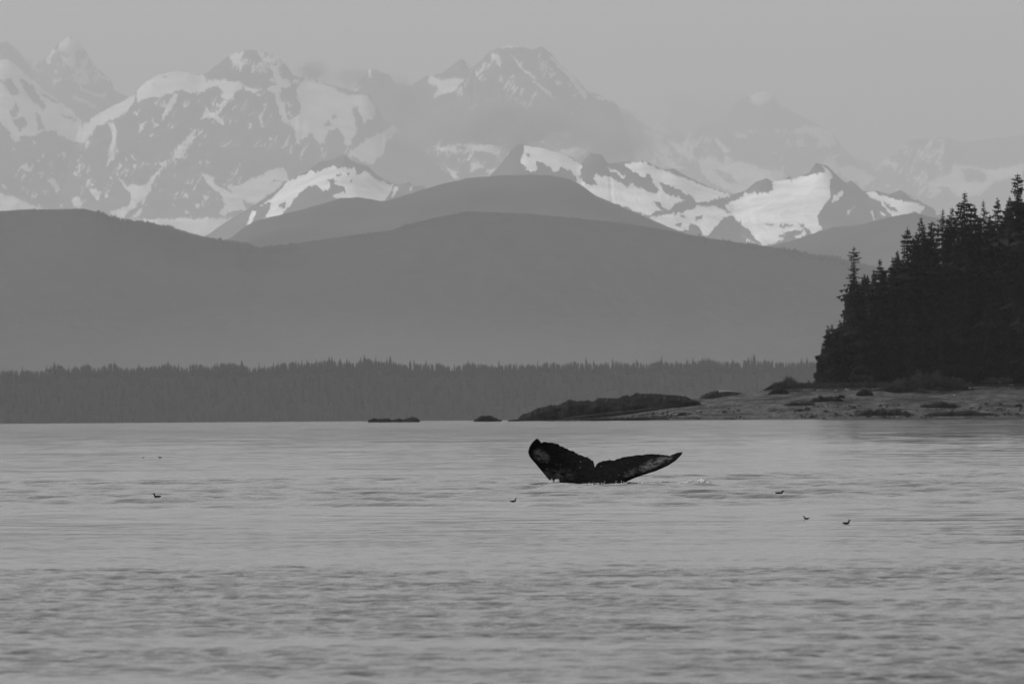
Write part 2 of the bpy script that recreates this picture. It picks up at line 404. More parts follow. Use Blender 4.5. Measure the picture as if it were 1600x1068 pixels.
# big summit in the middle
sil = Z2([(-400, 700), (-100, 560), (100, 400), (250, 320), (330, 300), (360, 265), (400, 208), (430, 204), (500, 230), (530, 270), (600, 278), (640, 250), (680, 230), (740, 222), (790, 185), (835, 150),
          (885, 192), (930, 158), (960, 122), (1010, 100), (1050, 88), (1120, 103), (1160, 112), (1210, 98), (1250, 130), (1300, 188), (1350, 230),
          (1400, 288), (1420, 308), (1470, 318), (1540, 348), (1580, 420), (1620, 560), (1680, 800)])
mountain('mountain', 'broad-topped great summit above the long cloud bank', sil, 142000, 12500, 430, M['far_rock'], 760, 240,
         snow=[Z2([(680, 235), (720, 260), (790, 240), (850, 245), (820, 280), (790, 305), (740, 320), (700, 340), (720, 290)]),
               Z2([(835, 152), (885, 195), (870, 198), (855, 180)]),
               Z2([(400, 212), (415, 205), (418, 245), (402, 245)]), Z2([(340, 300), (370, 270), (365, 285), (345, 310)]),
               Z2([(1000, 108), (1050, 86), (1110, 98), (1060, 104)]), Z2([(1055, 130), (1080, 150), (1105, 165), (1120, 200), (1180, 240), (1160, 240), (1110, 205), (1085, 175)]),
               Z2([(1235, 125), (1270, 165), (1300, 190), (1350, 230), (1380, 280), (1415, 310), (1410, 350), (1370, 300), (1330, 240), (1285, 205), (1255, 165)]),
               Z2([(1150, 240), (1220, 290), (1280, 350), (1230, 320)]), Z2([(1270, 250), (1298, 262), (1292, 280), (1275, 272)]),
               Z2([(1235, 212), (1278, 225), (1245, 238)]), Z2([(1000, 150), (1012, 150), (1015, 205), (1002, 185)]), Z2([(935, 172), (948, 185), (915, 228), (905, 220)]),
               Z2([(1200, 540), (1290, 580), (1440, 530), (1435, 570), (1370, 620), (1300, 590)]), Z2([(1440, 320), (1540, 345), (1545, 356), (1470, 335)]),
               Z2([(750, 630), (800, 680), (825, 710), (790, 700)]), Z2([(690, 540), (740, 560), (880, 545), (990, 560), (1050, 545), (1000, 600), (930, 580), (800, 590), (740, 580)]),
               Z2([(890, 610), (940, 660), (930, 665)])],
         rock=[Z2([(800, 560), (860, 555), (840, 580)])], seed=31, jag=2.0, speck=(0.70, (640, 940, 70, 330)))

# left massif with the dome and its hanging snow
sil = Z1([(-500, 300), (-200, 215), (0, 186), (40, 186), (80, 218), (150, 280), (210, 332), (280, 380), (340, 430), (380, 470), (450, 440), (540, 392), (620, 352), (650, 310), (690, 280), (740, 255), (800, 243), (870, 245),
          (940, 260), (960, 245), (1010, 208), (1060, 168), (1100, 150), (1180, 142), (1230, 155), (1290, 178), (1330, 220), (1355, 255), (1400, 270), (1430, 285), (1470, 285),
          (1560, 312), (1640, 335), (1720, 345), (1745, 400), (1770, 450), (1900, 560), (2050, 700), (2200, 800), (2400, 900)])
snowC = [Z1([(0, 186), (40, 186), (80, 216), (150, 278), (210, 330), (280, 380), (340, 430), (380, 468), (375, 505), (450, 440), (540, 390), (620, 350), (625, 375), (590, 420), (545, 455),
             (490, 480), (445, 500), (420, 540), (400, 570), (350, 572), (300, 545), (260, 520), (200, 520), (160, 540), (60, 540), (20, 500), (0, 470), (-60, 440), (-60, 200)]),
         Z1([(640, 318), (690, 278), (740, 252), (800, 240), (870, 242), (940, 258), (955, 300), (920, 335), (880, 345), (850, 325), (800, 335), (740, 360), (700, 360), (670, 370), (640, 390), (630, 360)]),
         Z1([(960, 285), (1010, 280), (1060, 285), (1110, 290), (1130, 315), (1100, 330), (1080, 350), (1085, 370), (1050, 375), (1020, 365), (1035, 340), (1010, 310), (980, 315), (955, 325), (905, 360), (920, 330)]),
         Z1([(828, 340), (803, 400), (773, 440), (743, 478), (757, 430), (783, 385), (800, 345)]),
         Z1([(1035, 375), (1052, 380), (1022, 420), (1005, 445), (1035, 465), (1035, 490), (1010, 480), (975, 450), (950, 460), (930, 470), (945, 430), (955, 415), (980, 435), (1005, 420)]),
         Z1([(912, 508), (892, 560), (862, 600), (865, 620), (830, 640), (800, 655), (808, 610), (838, 580), (868, 540)]),
         Z1([(780, 652), (760, 690), (722, 730), (697, 770), (700, 800), (670, 830), (640, 850), (600, 890), (570, 920), (540, 910), (500, 895), (540, 880), (590, 860), (610, 830), (595, 790), (600, 765), (640, 770), (680, 765), (700, 730), (740, 688)]),
         Z1([(640, 880), (660, 880), (630, 920), (610, 920)]), Z1([(545, 735), (590, 770), (612, 800), (590, 795)]),
         Z1([(500, 483), (527, 483), (542, 520), (534, 600), (517, 660), (514, 600), (524, 540)]),
         Z1([(545, 585), (552, 620), (535, 615)]), Z1([(555, 660), (562, 690), (546, 707)]), Z1([(605, 620), (637, 650), (612, 645)]), Z1([(580, 640), (595, 655), (585, 668)]),
         Z1([(645, 495), (692, 463), (640, 528)]), Z1([(688, 542), (718, 523), (702, 548)]), Z1([(612, 430), (640, 430), (632, 448)]), Z1([(715, 390), (738, 378), (728, 400)]),
         Z1([(1085, 155), (1120, 160), (1105, 200), (1093, 215)]), Z1([(1190, 147), (1218, 157), (1228, 182), (1200, 172)]),
         Z1([(1250, 215), (1280, 220), (1300, 270), (1350, 280), (1342, 310), (1300, 320), (1297, 350), (1312, 400), (1332, 460), (1343, 497), (1308, 480), (1293, 430), (1275, 380), (1270, 340), (1240, 330), (1245, 310), (1280, 300), (1265, 260)]),
         Z1([(1120, 310), (1200, 325), (1222, 320), (1190, 347), (1150, 332)]), Z1([(1215, 393), (1244, 395), (1235, 414)]), Z1([(1150, 480), (1165, 475), (1160, 520)]),
         Z1([(1195, 450), (1205, 450), (1222, 500), (1212, 500)]), Z1([(1240, 545), (1262, 548), (1250, 562)]), Z1([(1335, 620), (1350, 575), (1358, 580), (1340, 632)]),
         Z2([(70, 280), (110, 252), (160, 258), (230, 282), (290, 318), (400, 326), (430, 370), (440, 400), (425, 440), (400, 430), (385, 460), (370, 420), (345, 380), (320, 380), (340, 440), (350, 480),
             (330, 520), (310, 560), (290, 550), (285, 510), (260, 470), (215, 490), (200, 540), (180, 550), (140, 500), (110, 520), (70, 540), (60, 480), (30, 440), (70, 420), (95, 380), (70, 320)]),
         Z2([(350, 560), (400, 520), (450, 500), (540, 450), (560, 480), (490, 530), (475, 560), (470, 590), (430, 630), (420, 650), (380, 630), (310, 600)]),
         Z1([(935, 710), (990, 730), (1000, 770), (1050, 790), (1110, 840), (1150, 880), (1080, 880), (1040, 910), (1010, 890), (1050, 860), (1010, 800), (960, 760)]),
         Z1([(1050, 770), (1110, 765), (1190, 730), (1240, 705), (1310, 680), (1335, 730), (1260, 800), (1180, 860), (1100, 840)]),
         Z1([(575, 930), (700, 922), (900, 922), (1070, 918), (1080, 940), (1060, 1000), (980, 1030), (900, 1020), (760, 990)]),
         Z1([(-30, 800), (0, 808), (60, 820), (130, 850), (220, 882), (100, 900), (30, 900), (-30, 900)]),
         Z1([(45, 540), (80, 530), (100, 560), (80, 572), (55, 562)]), Z1([(150, 560), (172, 575), (155, 582)]), Z1([(103, 668), (147, 698), (132, 712), (110, 697)]), Z1([(163, 652), (187, 660), (175, 668)]),
         Z1([(220, 738), (252, 738), (277, 785), (262, 807), (243, 770)]), Z1([(195, 783), (217, 798), (200, 804)]), Z1([(118, 788), (134, 795), (125, 820)]),
         Z1([(345, 818), (377, 835), (377, 867), (345, 867), (328, 845)]), Z1([(413, 778), (472, 798), (450, 842), (430, 815)]), Z1([(0, 748), (42, 797), (18, 787)]),
         Z1([(342, 722), (387, 658), (355, 728)]), Z1([(848, 868), (888, 917), (858, 892)]), Z1([(943, 818), (967, 825), (950, 847)]),
         Z1([(400, 570), (414, 560), (405, 600), (396, 615)]), Z1([(180, 860), (188, 850), (190, 868)]), Z1([(60, 590), (72, 600), (62, 610)]), Z1([(10, 600), (20, 600), (16, 612)]),
         Z1([(235, 700), (248, 704), (240, 714)]), Z1([(500, 720), (520, 745), (512, 742)])]
rockC = [Z1([(0, 285), (50, 275), (90, 345), (60, 355), (20, 300)]), Z1([(40, 440), (75, 385), (95, 420), (70, 455)]), Z1([(90, 270), (150, 310), (215, 400), (205, 420), (160, 390), (110, 330)]),
         Z1([(50, 470), (110, 445), (130, 490), (90, 520)]), Z1([(160, 430), (185, 450), (210, 510), (180, 515)]), Z1([(180, 340), (290, 390), (270, 390), (200, 360)]),
         Z1([(280, 440), (350, 460), (370, 480), (310, 465)]), Z1([(745, 270), (780, 262), (770, 275)]), Z1([(700, 300), (720, 292), (712, 312)]),
         Z1([(60, 545), (75, 548), (66, 556)]), Z2([(230, 415), (250, 410), (258, 430), (236, 440)]), Z2([(195, 450), (225, 445), (232, 462), (205, 468)]), Z1([(1270, 745), (1300, 740), (1240, 775)])]
mountain('mountain', 'huge snow-streaked far massif with a rounded snow dome at the left', sil, 132000, 12000, 430, M['far_rock'], 900, 280, snow=snowC, rock=rockC, seed=41, jag=2.3,
         speck=[(0.725, (0, 600, 110, 345)), (0.63, (335, 470, 60, 135))], power=1.0)

# nearer snowy mountains
sil = Z1([(760, 1100), (900, 1030), (965, 995), (1060, 930), (1110, 900), (1165, 868), (1270, 800), (1340, 745), (1420, 705), (1480, 660), (1530, 653), (1600, 625)]) + \
      Z2([(320 - 20, 605), (330, 628), (400, 650), (440, 690), (500, 725), (540, 738), (590, 722), (610, 742), (650, 740), (720, 790), (820, 860), (1000, 980)])
mountain('mountain', 'snow-covered nearer mountain rising behind the left meadow hill', sil, 84000, 6500, 470, M['near_rock'], 460, 200,
         snow=[Z2([(0, 750), (60, 710), (115, 685), (180, 670), (240, 650), (265, 662), (300, 660), (340, 658), (350, 690), (365, 685), (390, 675), (440, 710), (500, 735), (515, 745), (490, 790), (460, 830), (400, 820),
                   (330, 810), (250, 800), (235, 780), (300, 770), (280, 740), (230, 730), (215, 760), (190, 765), (160, 740), (110, 750), (70, 790), (30, 840), (0, 880), (-60, 900), (-30, 800), (15, 780)]),
               Z1([(1330, 750), (1300, 790), (1240, 840), (1190, 880), (1220, 860), (1260, 850), (1240, 890), (1220, 920), (1280, 900), (1330, 860), (1390, 800), (1400, 730)]),
               Z1([(1320, 765), (1400, 720), (1450, 700), (1420, 770), (1350, 830)]),
               Z1([(1168, 888), (1188, 893), (1152, 965), (1140, 955)]), Z2([(590, 740), (606, 745), (600, 770), (586, 768)]), Z2([(520, 750), (545, 745), (520, 790), (505, 800)])],
         rock=[Z1([(1300, 850), (1330, 842), (1312, 882), (1288, 872)]), Z2([(250, 690), (275, 685), (262, 700)]), Z2([(295, 682), (320, 680), (305, 698)]), Z2([(315, 710), (332, 715), (320, 725)]),
               Z2([(210, 715), (260, 712), (240, 735)]), Z2([(230, 755), (290, 752), (305, 768), (245, 780)]), Z2([(345, 660), (358, 660), (362, 690), (350, 695)])],
         seed=51, jag=0.9, relief=0.12)

sil = Z2([(820, 900), (900, 780), (970, 690), (1000, 660), (1060, 580), (1100, 545), (1130, 555), (1200, 566), (1290, 590), (1350, 620), (1385, 640), (1430, 590), (1480, 598)]) + \
      Z3([(150, 462), (220, 453), (300, 448), (340, 458), (400, 488), (450, 483), (520, 523), (620, 570), (720, 605), (780, 588), (830, 548), (880, 528), (910, 543), (960, 538), (990, 518), (1000, 533),
          (1080, 503), (1110, 458), (1160, 468), (1200, 508), (1250, 550), (1275, 538), (1330, 588), (1400, 588), (1450, 603), (1500, 583), (1560, 613), (1600, 638)]) + \
      Z4([(735 + 80, 255), (900, 303), (960, 328), (1000, 368), (1060, 392), (1200, 440), (1400, 560), (1700, 700)])
snowN = [Z2([(1126, 553), (1200, 562), (1290, 586), (1350, 618), (1395, 655), (1365, 680), (1290, 655), (1270, 680), (1220, 640), (1180, 630), (1180, 665), (1150, 680), (1115, 640), (1110, 620)]),
         Z2([(1340, 650), (1395, 655), (1375, 700), (1450, 770), (1530, 830), (1480, 790), (1400, 730), (1350, 690)]),
         Z3([(0, 480), (30, 490), (10, 500), (0, 520), (60, 560), (95, 560), (80, 510), (150, 520), (200, 545), (240, 575), (250, 550), (290, 570), (350, 600), (380, 595), (385, 580), (360, 550), (330, 500), (370, 520), (395, 570),
             (410, 600), (470, 615), (500, 630), (470, 640), (430, 675), (380, 680), (340, 700), (290, 690), (220, 660), (180, 650), (130, 640), (60, 600), (0, 560)]),
         Z3([(225, 463), (300, 446), (380, 486), (450, 508), (530, 538), (620, 576), (720, 605), (690, 620), (640, 625), (600, 640), (560, 640), (530, 610), (480, 580), (420, 560), (390, 550), (350, 510), (330, 500), (320, 525), (290, 510), (250, 490)]),
         Z3([(140, 480), (165, 495), (215, 530), (230, 520), (170, 485)]),
         Z3([(340, 710), (450, 690), (560, 660), (640, 655), (690, 680), (720, 700), (680, 710), (670, 730), (640, 760), (620, 790), (590, 790), (560, 740), (520, 745), (520, 770), (470, 775), (420, 770)]),
         Z3([(780, 600), (910, 590), (910, 543), (1000, 528), (1080, 513), (1150, 503), (1190, 515), (1175, 545), (1180, 610), (1140, 660), (1120, 700), (1120, 735), (1140, 770), (1100, 780), (1060, 760), (1060, 785),
             (1040, 810), (990, 790), (935, 790), (960, 810), (920, 830), (870, 845), (830, 810), (790, 760), (740, 710), (700, 680), (690, 650), (730, 635), (775, 615)]),
         Z3([(1138, 470), (1165, 485), (1182, 512), (1160, 508)]), Z3([(1243, 580), (1222, 620), (1190, 642), (1183, 630), (1208, 600)]), Z3([(1292, 658), (1250, 702), (1258, 680)]),
         Z4([(500, 228), (570, 223), (640, 255), (700, 275), (780, 290), (850, 300), (920, 325), (890, 350), (880, 375), (840, 365), (760, 390), (690, 395), (640, 330), (590, 285), (530, 265)]),
         Z4([(598, 348), (642, 380), (625, 388)]), Z4([(543, 350), (556, 350), (567, 427), (553, 427)]), Z4([(772, 222), (852, 275), (840, 283)]), Z4([(980, 370), (1010, 365), (1020, 385), (990, 390)]),
         Z3([(760, 790), (830, 830), (810, 830)])]
rockN = [Z3([(870, 745), (920, 738), (900, 752)]), Z3([(940, 745), (1010, 743), (990, 758), (945, 756)]), Z3([(1030, 740), (1060, 745), (1050, 760)]), Z4([(613, 283), (650, 300), (722, 350), (705, 362), (650, 325)]),
         Z3([(550, 705), (585, 700), (580, 720), (555, 720)]), Z3([(455, 740), (490, 740), (480, 760)]), Z3([(480, 700), (510, 700), (500, 715)]), Z3([(960, 780), (1060, 765), (1040, 790), (980, 800)]),
         Z3([(340, 708), (480, 680), (560, 655), (555, 663), (480, 690)]), Z3([(360, 635), (385, 640), (410, 675), (395, 675)]), Z2([(1135, 595), (1150, 590), (1148, 612)])]
mountain('mountain', 'rocky nearer mountain with a broad white snowfield at the right', sil, 77000, 6000, 470, M['near_rock'], 760, 240, snow=snowN, rock=rockN, seed=61, jag=0.8, relief=0.12)

# forested and meadow hills
sil = [(1120, 430), (1200, 385), (1240, 375), (1300, 355), (1345, 351), (1400, 337), (1430, 332), (1450, 338), (1500, 346), (1600, 352), (1720, 360)]
mountain('hill', 'grey forested hill under the right snow mountain', sil, 53000, 6000, 560, M['meadow_hill'], 260, 60, seed=71, jag=0.8, relief=0.10, cat='hill')
sil = [(240, 430), (330, 382), (360, 372), (385, 352), (400, 345), (440, 335), (480, 325), (530, 310), (560, 308), (600, 315), (640, 303), (680, 290), (730, 278), (780, 274), (830, 273), (860, 274), (890, 280),
       (910, 290), (930, 305), (960, 318), (1000, 335), (1040, 353), (1100, 375), (1200, 400), (1300, 440)]
mountain('hill', 'rounded grey hill in the middle, behind the dark forested ridge', sil, 49000, 6000, 580, M['meadow_hill'], 420, 90, seed=81, jag=1.0, relief=0.10, cat='hill')
sil1 = [(-160, 336), (0, 330), (40, 327), (90, 327), (130, 326), (160, 333), (185, 345), (215, 345), (260, 355), (300, 366), (340, 375), (380, 382), (410, 388), (430, 386), (480, 377), (520, 372), (560, 366), (610, 360),
        (640, 350), (680, 340), (730, 330), (780, 332), (830, 334), (870, 338), (930, 344), (985, 350), (1050, 361), (1100, 371), (1140, 377), (1200, 385), (1240, 392), (1300, 402), (1350, 412), (1420, 430), (1760, 500)]
hillf = mountain('hill', 'long dark forested ridge spanning the whole view', sil1, 38500, 4200, 668, M['forest_hill'], 700, 120, seed=91, jag=0.5, relief=0.07, cat='hill')

# ---------------------------------------------------------------- far woods (masses of conifers)
def far_wood(name, label, pos, hts, wid, mat, seed):
    """many small conifers: three ragged tiers each"""
    r = np.random.default_rng(seed)
    n = len(pos); V = []; F = []
    k = 5
    ang = np.arange(k) * 2 * math.pi / k
    vs_, fs_ = [], []
    base = 0
    tiers = ((0.0, 1.0, 0.48), (0.30, 0.74, 0.74), (0.60, 0.46, 1.0))
    for zb, w, zt in tiers:
        a = ang[None, :] + r.random((n, 1)) * 6.28
        rr = (wid * w)[:, None] * (0.65 + 0.7 * r.random((n, k)))
        ring = np.stack([pos[:, 0:1] + rr * np.cos(a), pos[:, 1:2] + rr * np.sin(a), pos[:, 2:3] + (hts * zb)[:, None] + (hts * 0.08)[:, None] * (r.random((n, k)) - 0.5)], -1)
        top = np.stack([pos[:, 0], pos[:, 1], pos[:, 2] + hts * zt], -1)[:, None, :]
        vv = np.concatenate([ring, top], 1)          # n, k+1
        idx = base + np.arange(n)[:, None] * (k + 1)
        for j in range(k):
            fs_.append(np.concatenate([idx + j, idx + (j + 1) % k, idx + k], 1))
        vs_.append(vv.reshape(-1, 3)); base += n * (k + 1)
    o = mesh_obj(name, np.concatenate(vs_), np.concatenate(fs_), mat)
    tag(o, label, 'forest', kind='stuff')
    return o

def strip_wood():
    r = np.random.default_rng(7)
    D = 20000.0; mpp = K * D
    top = [(-120, 575), (0, 577), (60, 576), (90, 570), (130, 567), (200, 568), (260, 567), (330, 567), (420, 568), (460, 563), (520, 561), (570, 560), (600, 558), (640, 565), (700, 566), (780, 566), (860, 564), (950, 563), (1040, 561),
           (1120, 561), (1200, 561), (1280, 560), (1360, 558), (1720, 556)]
    top = np.array(top)
    n = 5200
    px = r.uniform(-110, 1700, n); back = r.random(n)
    d = D + back * 500
    hpx = np.where(r.random(n) < 0.07, r.uniform(18, 30, n), r.uniform(10, 18, n))
    clump = fbm(px / 22, px * 0, 3, 3)
    tp = np.interp(px, top[:, 0], top[:, 1]) + 1.5 - 9 * (clump - 0.5) * 1.2 - np.where(hpx > 17, (hpx - 17) * 0.75, 0) + r.uniform(0, 4, n)
    front = r.random(n) < 0.5
    # trees lower on the slope, nearer
    drop_ = np.where(front, r.uniform(0, 1, n) ** 0.8 * 92, 0)
    d = np.where(front, D - drop_ * 6.0, d)
    tp = tp + drop_
    P = cam_pos[None, :] + d[:, None] * (fwd[None, :] + ((px - 800) * K)[:, None] * rgt[None, :] - ((tp + hpx - 534) * K)[:, None] * upv[None, :])
    h = hpx * K * d
    far_wood('far_forest', 'low dark strip of distant conifer forest along the far shore', P, h, h * r.uniform(0.11, 0.2, n), M['far_trees'], 8)
    sil = [(x, y + 13) for x, y in top]
    mountain('far_shore', 'low wooded far shore behind the conifers', sil, D + 350, 900, 672, M['far_trees'], 300, 30, seed=95, jag=0.6, relief=0.03, cat='shore')
strip_wood()

def ridge_wood():
    r = np.random.default_rng(17)
    n = 4200
    s = np.array(sil1)
    px = np.concatenate([r.uniform(150, 460, n // 2), r.uniform(-100, 1500, n // 2)])
    off = r.random(n) ** 1.5
    D = 38500.0
    d = D - off * 500
    py = np.interp(px, s[:, 0], s[:, 1]) + 1.2 + off * 9
    clump = fbm(px / 14, py * 0, 3, 33)
    hpx = r.uniform(3.0, 7.0, n) * (0.35 + 1.2 * clump) * np.where((px < 150) | ((px > 470) & (px < 1090)), 0.6, 1.0)
    P = cam_pos[None, :] + d[:, None] * (fwd[None, :] + ((px - 800) * K)[:, None] * rgt[None, :] - ((py + 1 - 534) * K)[:, None] * upv[None, :])
    h = hpx * K * d
    far_wood('ridge_forest', 'fringe of tiny conifers along the dark forested ridge top', P, h, h * r.uniform(0.25, 0.4, n), M['forest_hill'], 18)
ridge_wood()

# ---------------------------------------------------------------- headland: beach, forest ground
DB = 2800.0
MP = K * DB            # 0.21 m per pixel
def bx(px): return (px - 800) * MP
def bz(px, py): return pt(px, py, DB)[2]

beach_top = np.array([(820, 657), (870, 652), (920, 645), (980, 637), (1020, 631), (1080, 624), (1150, 616), (1190, 609), (1210, 606), (1300, 604), (1400, 604), (1500, 605), (1530, 604), (1600, 603), (1900, 600)])
BX = np.array([pt(a, b, DB + 70)[0] for a, b in beach_top]); BZ = np.array([pt(a, b, DB + 70)[2] for a, b in beach_top])
def water_z(y): return -drop(y * y)

def beach_height(x, y):
    q = y - DB - 3 * (fbm(x / 18, x * 0, 3, 44) - 0.5) - np.clip(34 - (x - 8) * 0.75, 0, 60)
    top = np.interp(x, BX, BZ)
    wz = water_z(y)
    rise = np.clip(q / 70, -1, 1)
    z = wz + np.where(rise > 0, (top - wz) * (0.25 * rise + 0.75 * rise ** 1.25), rise * 6)
    z = z + np.where(q > 0, 1, 0) * 0.5 * (fbm(x / 7, y / 7, 4, 45) - 0.5) * np.minimum(1, np.maximum(q, 0) / 15)
    return z

def build_beach():
    x = np.linspace(2, 420, 440); y = np.linspace(DB - 30, DB + 260, 150)
    X, Y = np.meshgrid(x, y)
    Z = beach_height(X, Y)
    Z = np.where(Y > DB + 110, Z - (Y - DB - 110) * 0.05 * (X < 100), Z)
    o = mesh_obj('beach', np.stack([X, Y, Z], -1).reshape(-1, 3), grid_faces(*X.shape), M['gravel'], smooth=True)
    tag(o, 'grey gravel beach sloping to the water below the forest', 'beach', kind='structure')
build_beach()

def ground_height(x, y):
    base = np.interp(x, BX, BZ)
    k = sstep(100, 118, x)
    up = k * (np.maximum(0, x - 106) * 0.52 * sstep(DB + 78, DB + 170, y) + 1.0 * sstep(DB + 72, DB + 90, y))
    return base - 0.6 + up + 0.8 * (fbm(x / 9, y / 9, 3, 46) - 0.5) * k - (1 - k) * 4

def build_ground():
    x = np.linspace(92, 420, 200); y = np.linspace(DB + 68, DB + 330, 110)
    X, Y = np.meshgrid(x, y); Z = ground_height(X, Y)
    o = mesh_obj('headland', np.stack([X, Y, Z], -1).reshape(-1, 3), grid_faces(*X.shape), M['soil'], smooth=True)
    tag(o, 'dark wooded headland slope under the spruces', 'headland', kind='structure')
build_ground()

# ---------------------------------------------------------------- spruces
def spruce_meshes(seed, sparse=0.0, width=0.17, H=30.0, lean=0.0):
    """crown and trunk of a spruce H metres tall: drooping fronds in whorls"""
    r = random.Random(seed)
    V, F = [], []
    levels = int(H * 2.4)
    for i in range(levels):
        f = 0.03 + 0.965 * (i / levels) ** 0.93
        z = f * H
        rmax = H * width; env = (1 - math.exp(-(1 - f) * H * 0.62 / rmax)) * (0.6 + 0.4 * min(1, f / 0.12)) * (1.15 - 0.3 * f)
        gap = 0.62 + 0.5 * math.sin(i * 0.37 + seed) * math.sin(i * 0.13 + seed * 2) + r.uniform(-0.1, 0.25)
        nb = 6
        if sparse: nb = 4 if f < 0.8 else 5
        for b in range(nb):
            if sparse and r.random() < sparse * 0.55: continue
            a = 6.283 * (b / nb) + i * 2.4 + r.uniform(-0.5, 0.5)
            z = min(f * H + r.uniform(-0.45, 0.45), H * 0.99)
            L = max(0.35, H * width * env * max(0.35, gap) * r.uniform(0.65, 1.15))
            ca, sa = math.cos(a), math.sin(a)
            droop = (0.16 + 0.42 * (1 - f)) * r.uniform(0.7, 1.3)
            lift = 0.35 if f > 0.9 else (0.12 if f > 0.75 else 0.0)
            pts = []
            for s in (0.0, 0.34, 0.7, 1.0):
                rad = L * s
                zz = z + lift * L * s - droop * L * s * s * 0.9 + 0.18 * L * max(0, s - 0.72)
                pts.append((rad * ca, rad * sa, zz))
            wmax = L * (0.30 if not sparse else 0.22) + 0.22
            # ragged flat frond with hanging twigs
            for q in range(3):
                p0, p1 = pts[q], pts[q + 1]
                w = wmax * (0.55, 1.0, 0.7)[q] * r.uniform(0.7, 1.2)
                for sd_ in (-1, 1):
                    k0 = len(V)
                    mx = (p0[0] * 0.4 + p1[0] * 0.6, p0[1] * 0.4 + p1[1] * 0.6, p0[2] * 0.4 + p1[2] * 0.6)
                    tip = (mx[0] - sa * w * sd_ + ca * w * 0.3, mx[1] + ca * w * sd_ + sa * w * 0.3, mx[2] - w * r.uniform(0.25, 0.75))
                    V += [p0, p1, tip]; F.append((k0, k0 + 1, k0 + 2))
                k0 = len(V)
                hang = w * r.uniform(0.7, 1.5)
                V += [p0, p1, ((p0[0] + p1[0]) / 2, (p0[1] + p1[1]) / 2, (p0[2] + p1[2]) / 2 - hang)]
                F.append((k0, k0 + 1, k0 + 2))
    # leader
    for b in range(3):
        a = b * 2.09; k0 = len(V)
        V += [(0.12 * math.cos(a), 0.12 * math.sin(a), H * 0.955), (0.12 * math.cos(a + 2.09), 0.12 * math.sin(a + 2.09), H * 0.955), (0, 0, H * 1.012)]
        F.append((k0, k0 + 1, k0 + 2))
    me = bpy.data.meshes.new('crown'); me.from_pydata(V, [], F); me.update(); me.materials.append(M['needles'])
    TV, TF = [], []
    for i in range(8):
        f = i / 7; rad = 0.011 * H * (1 - f) ** 0.85 + 0.02 + (0.006 * H if i == 0 else 0)
        for j in range(8):
            TV.append((rad * math.cos(j * .785) + 0.05 * math.sin(f * 9 + seed), rad * math.sin(j * .785), -1.0 + f * (H * 0.98 + 1)))
    for i in range(7):
        for j in range(8):
            TF.append((i * 8 + j, i * 8 + (j + 1) % 8, (i + 1) * 8 + (j + 1) % 8, (i + 1) * 8 + j))
    tm = bpy.data.meshes.new('trunk'); tm.from_pydata(TV, [], TF); tm.update(); tm.materials.append(M['bark'])
    return me, tm

VAR = [spruce_meshes(1), spruce_meshes(2, width=0.19), spruce_meshes(3, width=0.15), spruce_meshes(4, width=0.21), spruce_meshes(5, width=0.18),
       spruce_meshes(6, width=0.23, H=16), spruce_meshes(7, width=0.25, H=14), spruce_meshes(8, sparse=0.5, width=0.13, H=38), spruce_meshes(9, sparse=0.25, width=0.15, H=32)]
VH = [30, 30, 30, 30, 30, 16, 14, 38, 32]
rt = random.Random(77)
def plant(v, x, y, z, h, wmul, label, group=None, lean=0.0):
    root = empty('spruce_tree', (x, y, z))
    cm, tm = VAR[v]
    s = h / VH[v]
    root.scale = (s * wmul, s * wmul, s); root.rotation_euler = (rt.uniform(-.01, .01), lean, rt.random() * 6.28 if not lean else 0)
    for nm, me in (('trunk', tm), ('crown', cm)):
        o = bpy.data.objects.new(nm, me); C.objects.link(o); o.parent = root
    tag(root, label, 'tree', group)
    return root

forest_sil = np.array([(1272, 590), (1277, 556), (1284, 530), (1292, 514), (1312, 503), (1324, 500), (1329, 440), (1336, 410), (1350, 425), (1372, 412), (1390, 425), (1402, 385), (1422, 362), (1440, 352), (1456, 352),
                       (1470, 338), (1486, 335), (1502, 325), (1520, 330), (1538, 324), (1556, 318), (1574, 312), (1590, 285), (1610, 275), (1700, 240), (1900, 180)])
heroes = [  # px, top py, row depth, variant, width, label
    (1333, 384, 92, 7, 1.05, 'tall sparse ragged spruce standing clear at the left of the headland'),
    (1374, 404, 100, 0, 1.15, 'pointed dark spruce just right of the tall sparse one'),
    (1395, 400, 104, 8, 0.8, 'thin short spruce in the dip below the layered spruce'),
    (1418, 355, 100, 4, 1.25, 'layered spruce with long horizontal branches on its left side'),
    (1438, 339, 112, 1, 0.85, 'spruce with a bushy double tip beside the layered spruce'),
    (1473, 326, 118, 8, 1.0, 'thin bent-tipped spruce left of the sharp high spire'),
    (1487, 324, 116, 2, 0.95, 'small spruce top directly left of the sharp spire'),
    (1506, 300, 112, 2, 1.05, 'sharp thin spire rising above the middle of the forest skyline'),
    (1523, 320, 118, 0, 0.9, 'short spruce top directly right of the sharp spire'),
    (1538, 313, 112, 8, 1.1, 'spruce with an open forked crown in the right skyline'),
    (1557, 308, 118, 4, 0.9, 'dense spruce top before the forest rises at the right edge'),
    (1573, 318, 120, 1, 0.8, 'low spruce top at the foot of the right-edge spruce'),
    (1591, 271, 104, 3, 1.0, 'broad high spruce at the right edge of the picture'),
    (1455, 346, 122, 5, 1.0, 'rounded spruce top in the notch of the skyline'),
    (1282, 556, 84, 6, 1.05, 'low bushy spruce at the seaward tip of the forest'),
    (1293, 508, 88, 5, 0.85, 'small pointed spruce, leftmost tip of the low group'),
    (1301, 506, 92, 5, 0.8, 'small pointed spruce in the middle of the low group'),
    (1313, 500, 90, 5, 0.9, 'small pointed spruce at the right of the low group'),
]
for px, py, row, v, w, lab in heroes:
    d = DB + row; top = pt(px, py, d); g = float(ground_height(np.array(top[0]), np.array(top[1])))
    plant(v, top[0], top[1], g, top[2] - g, w * 1.18, lab)

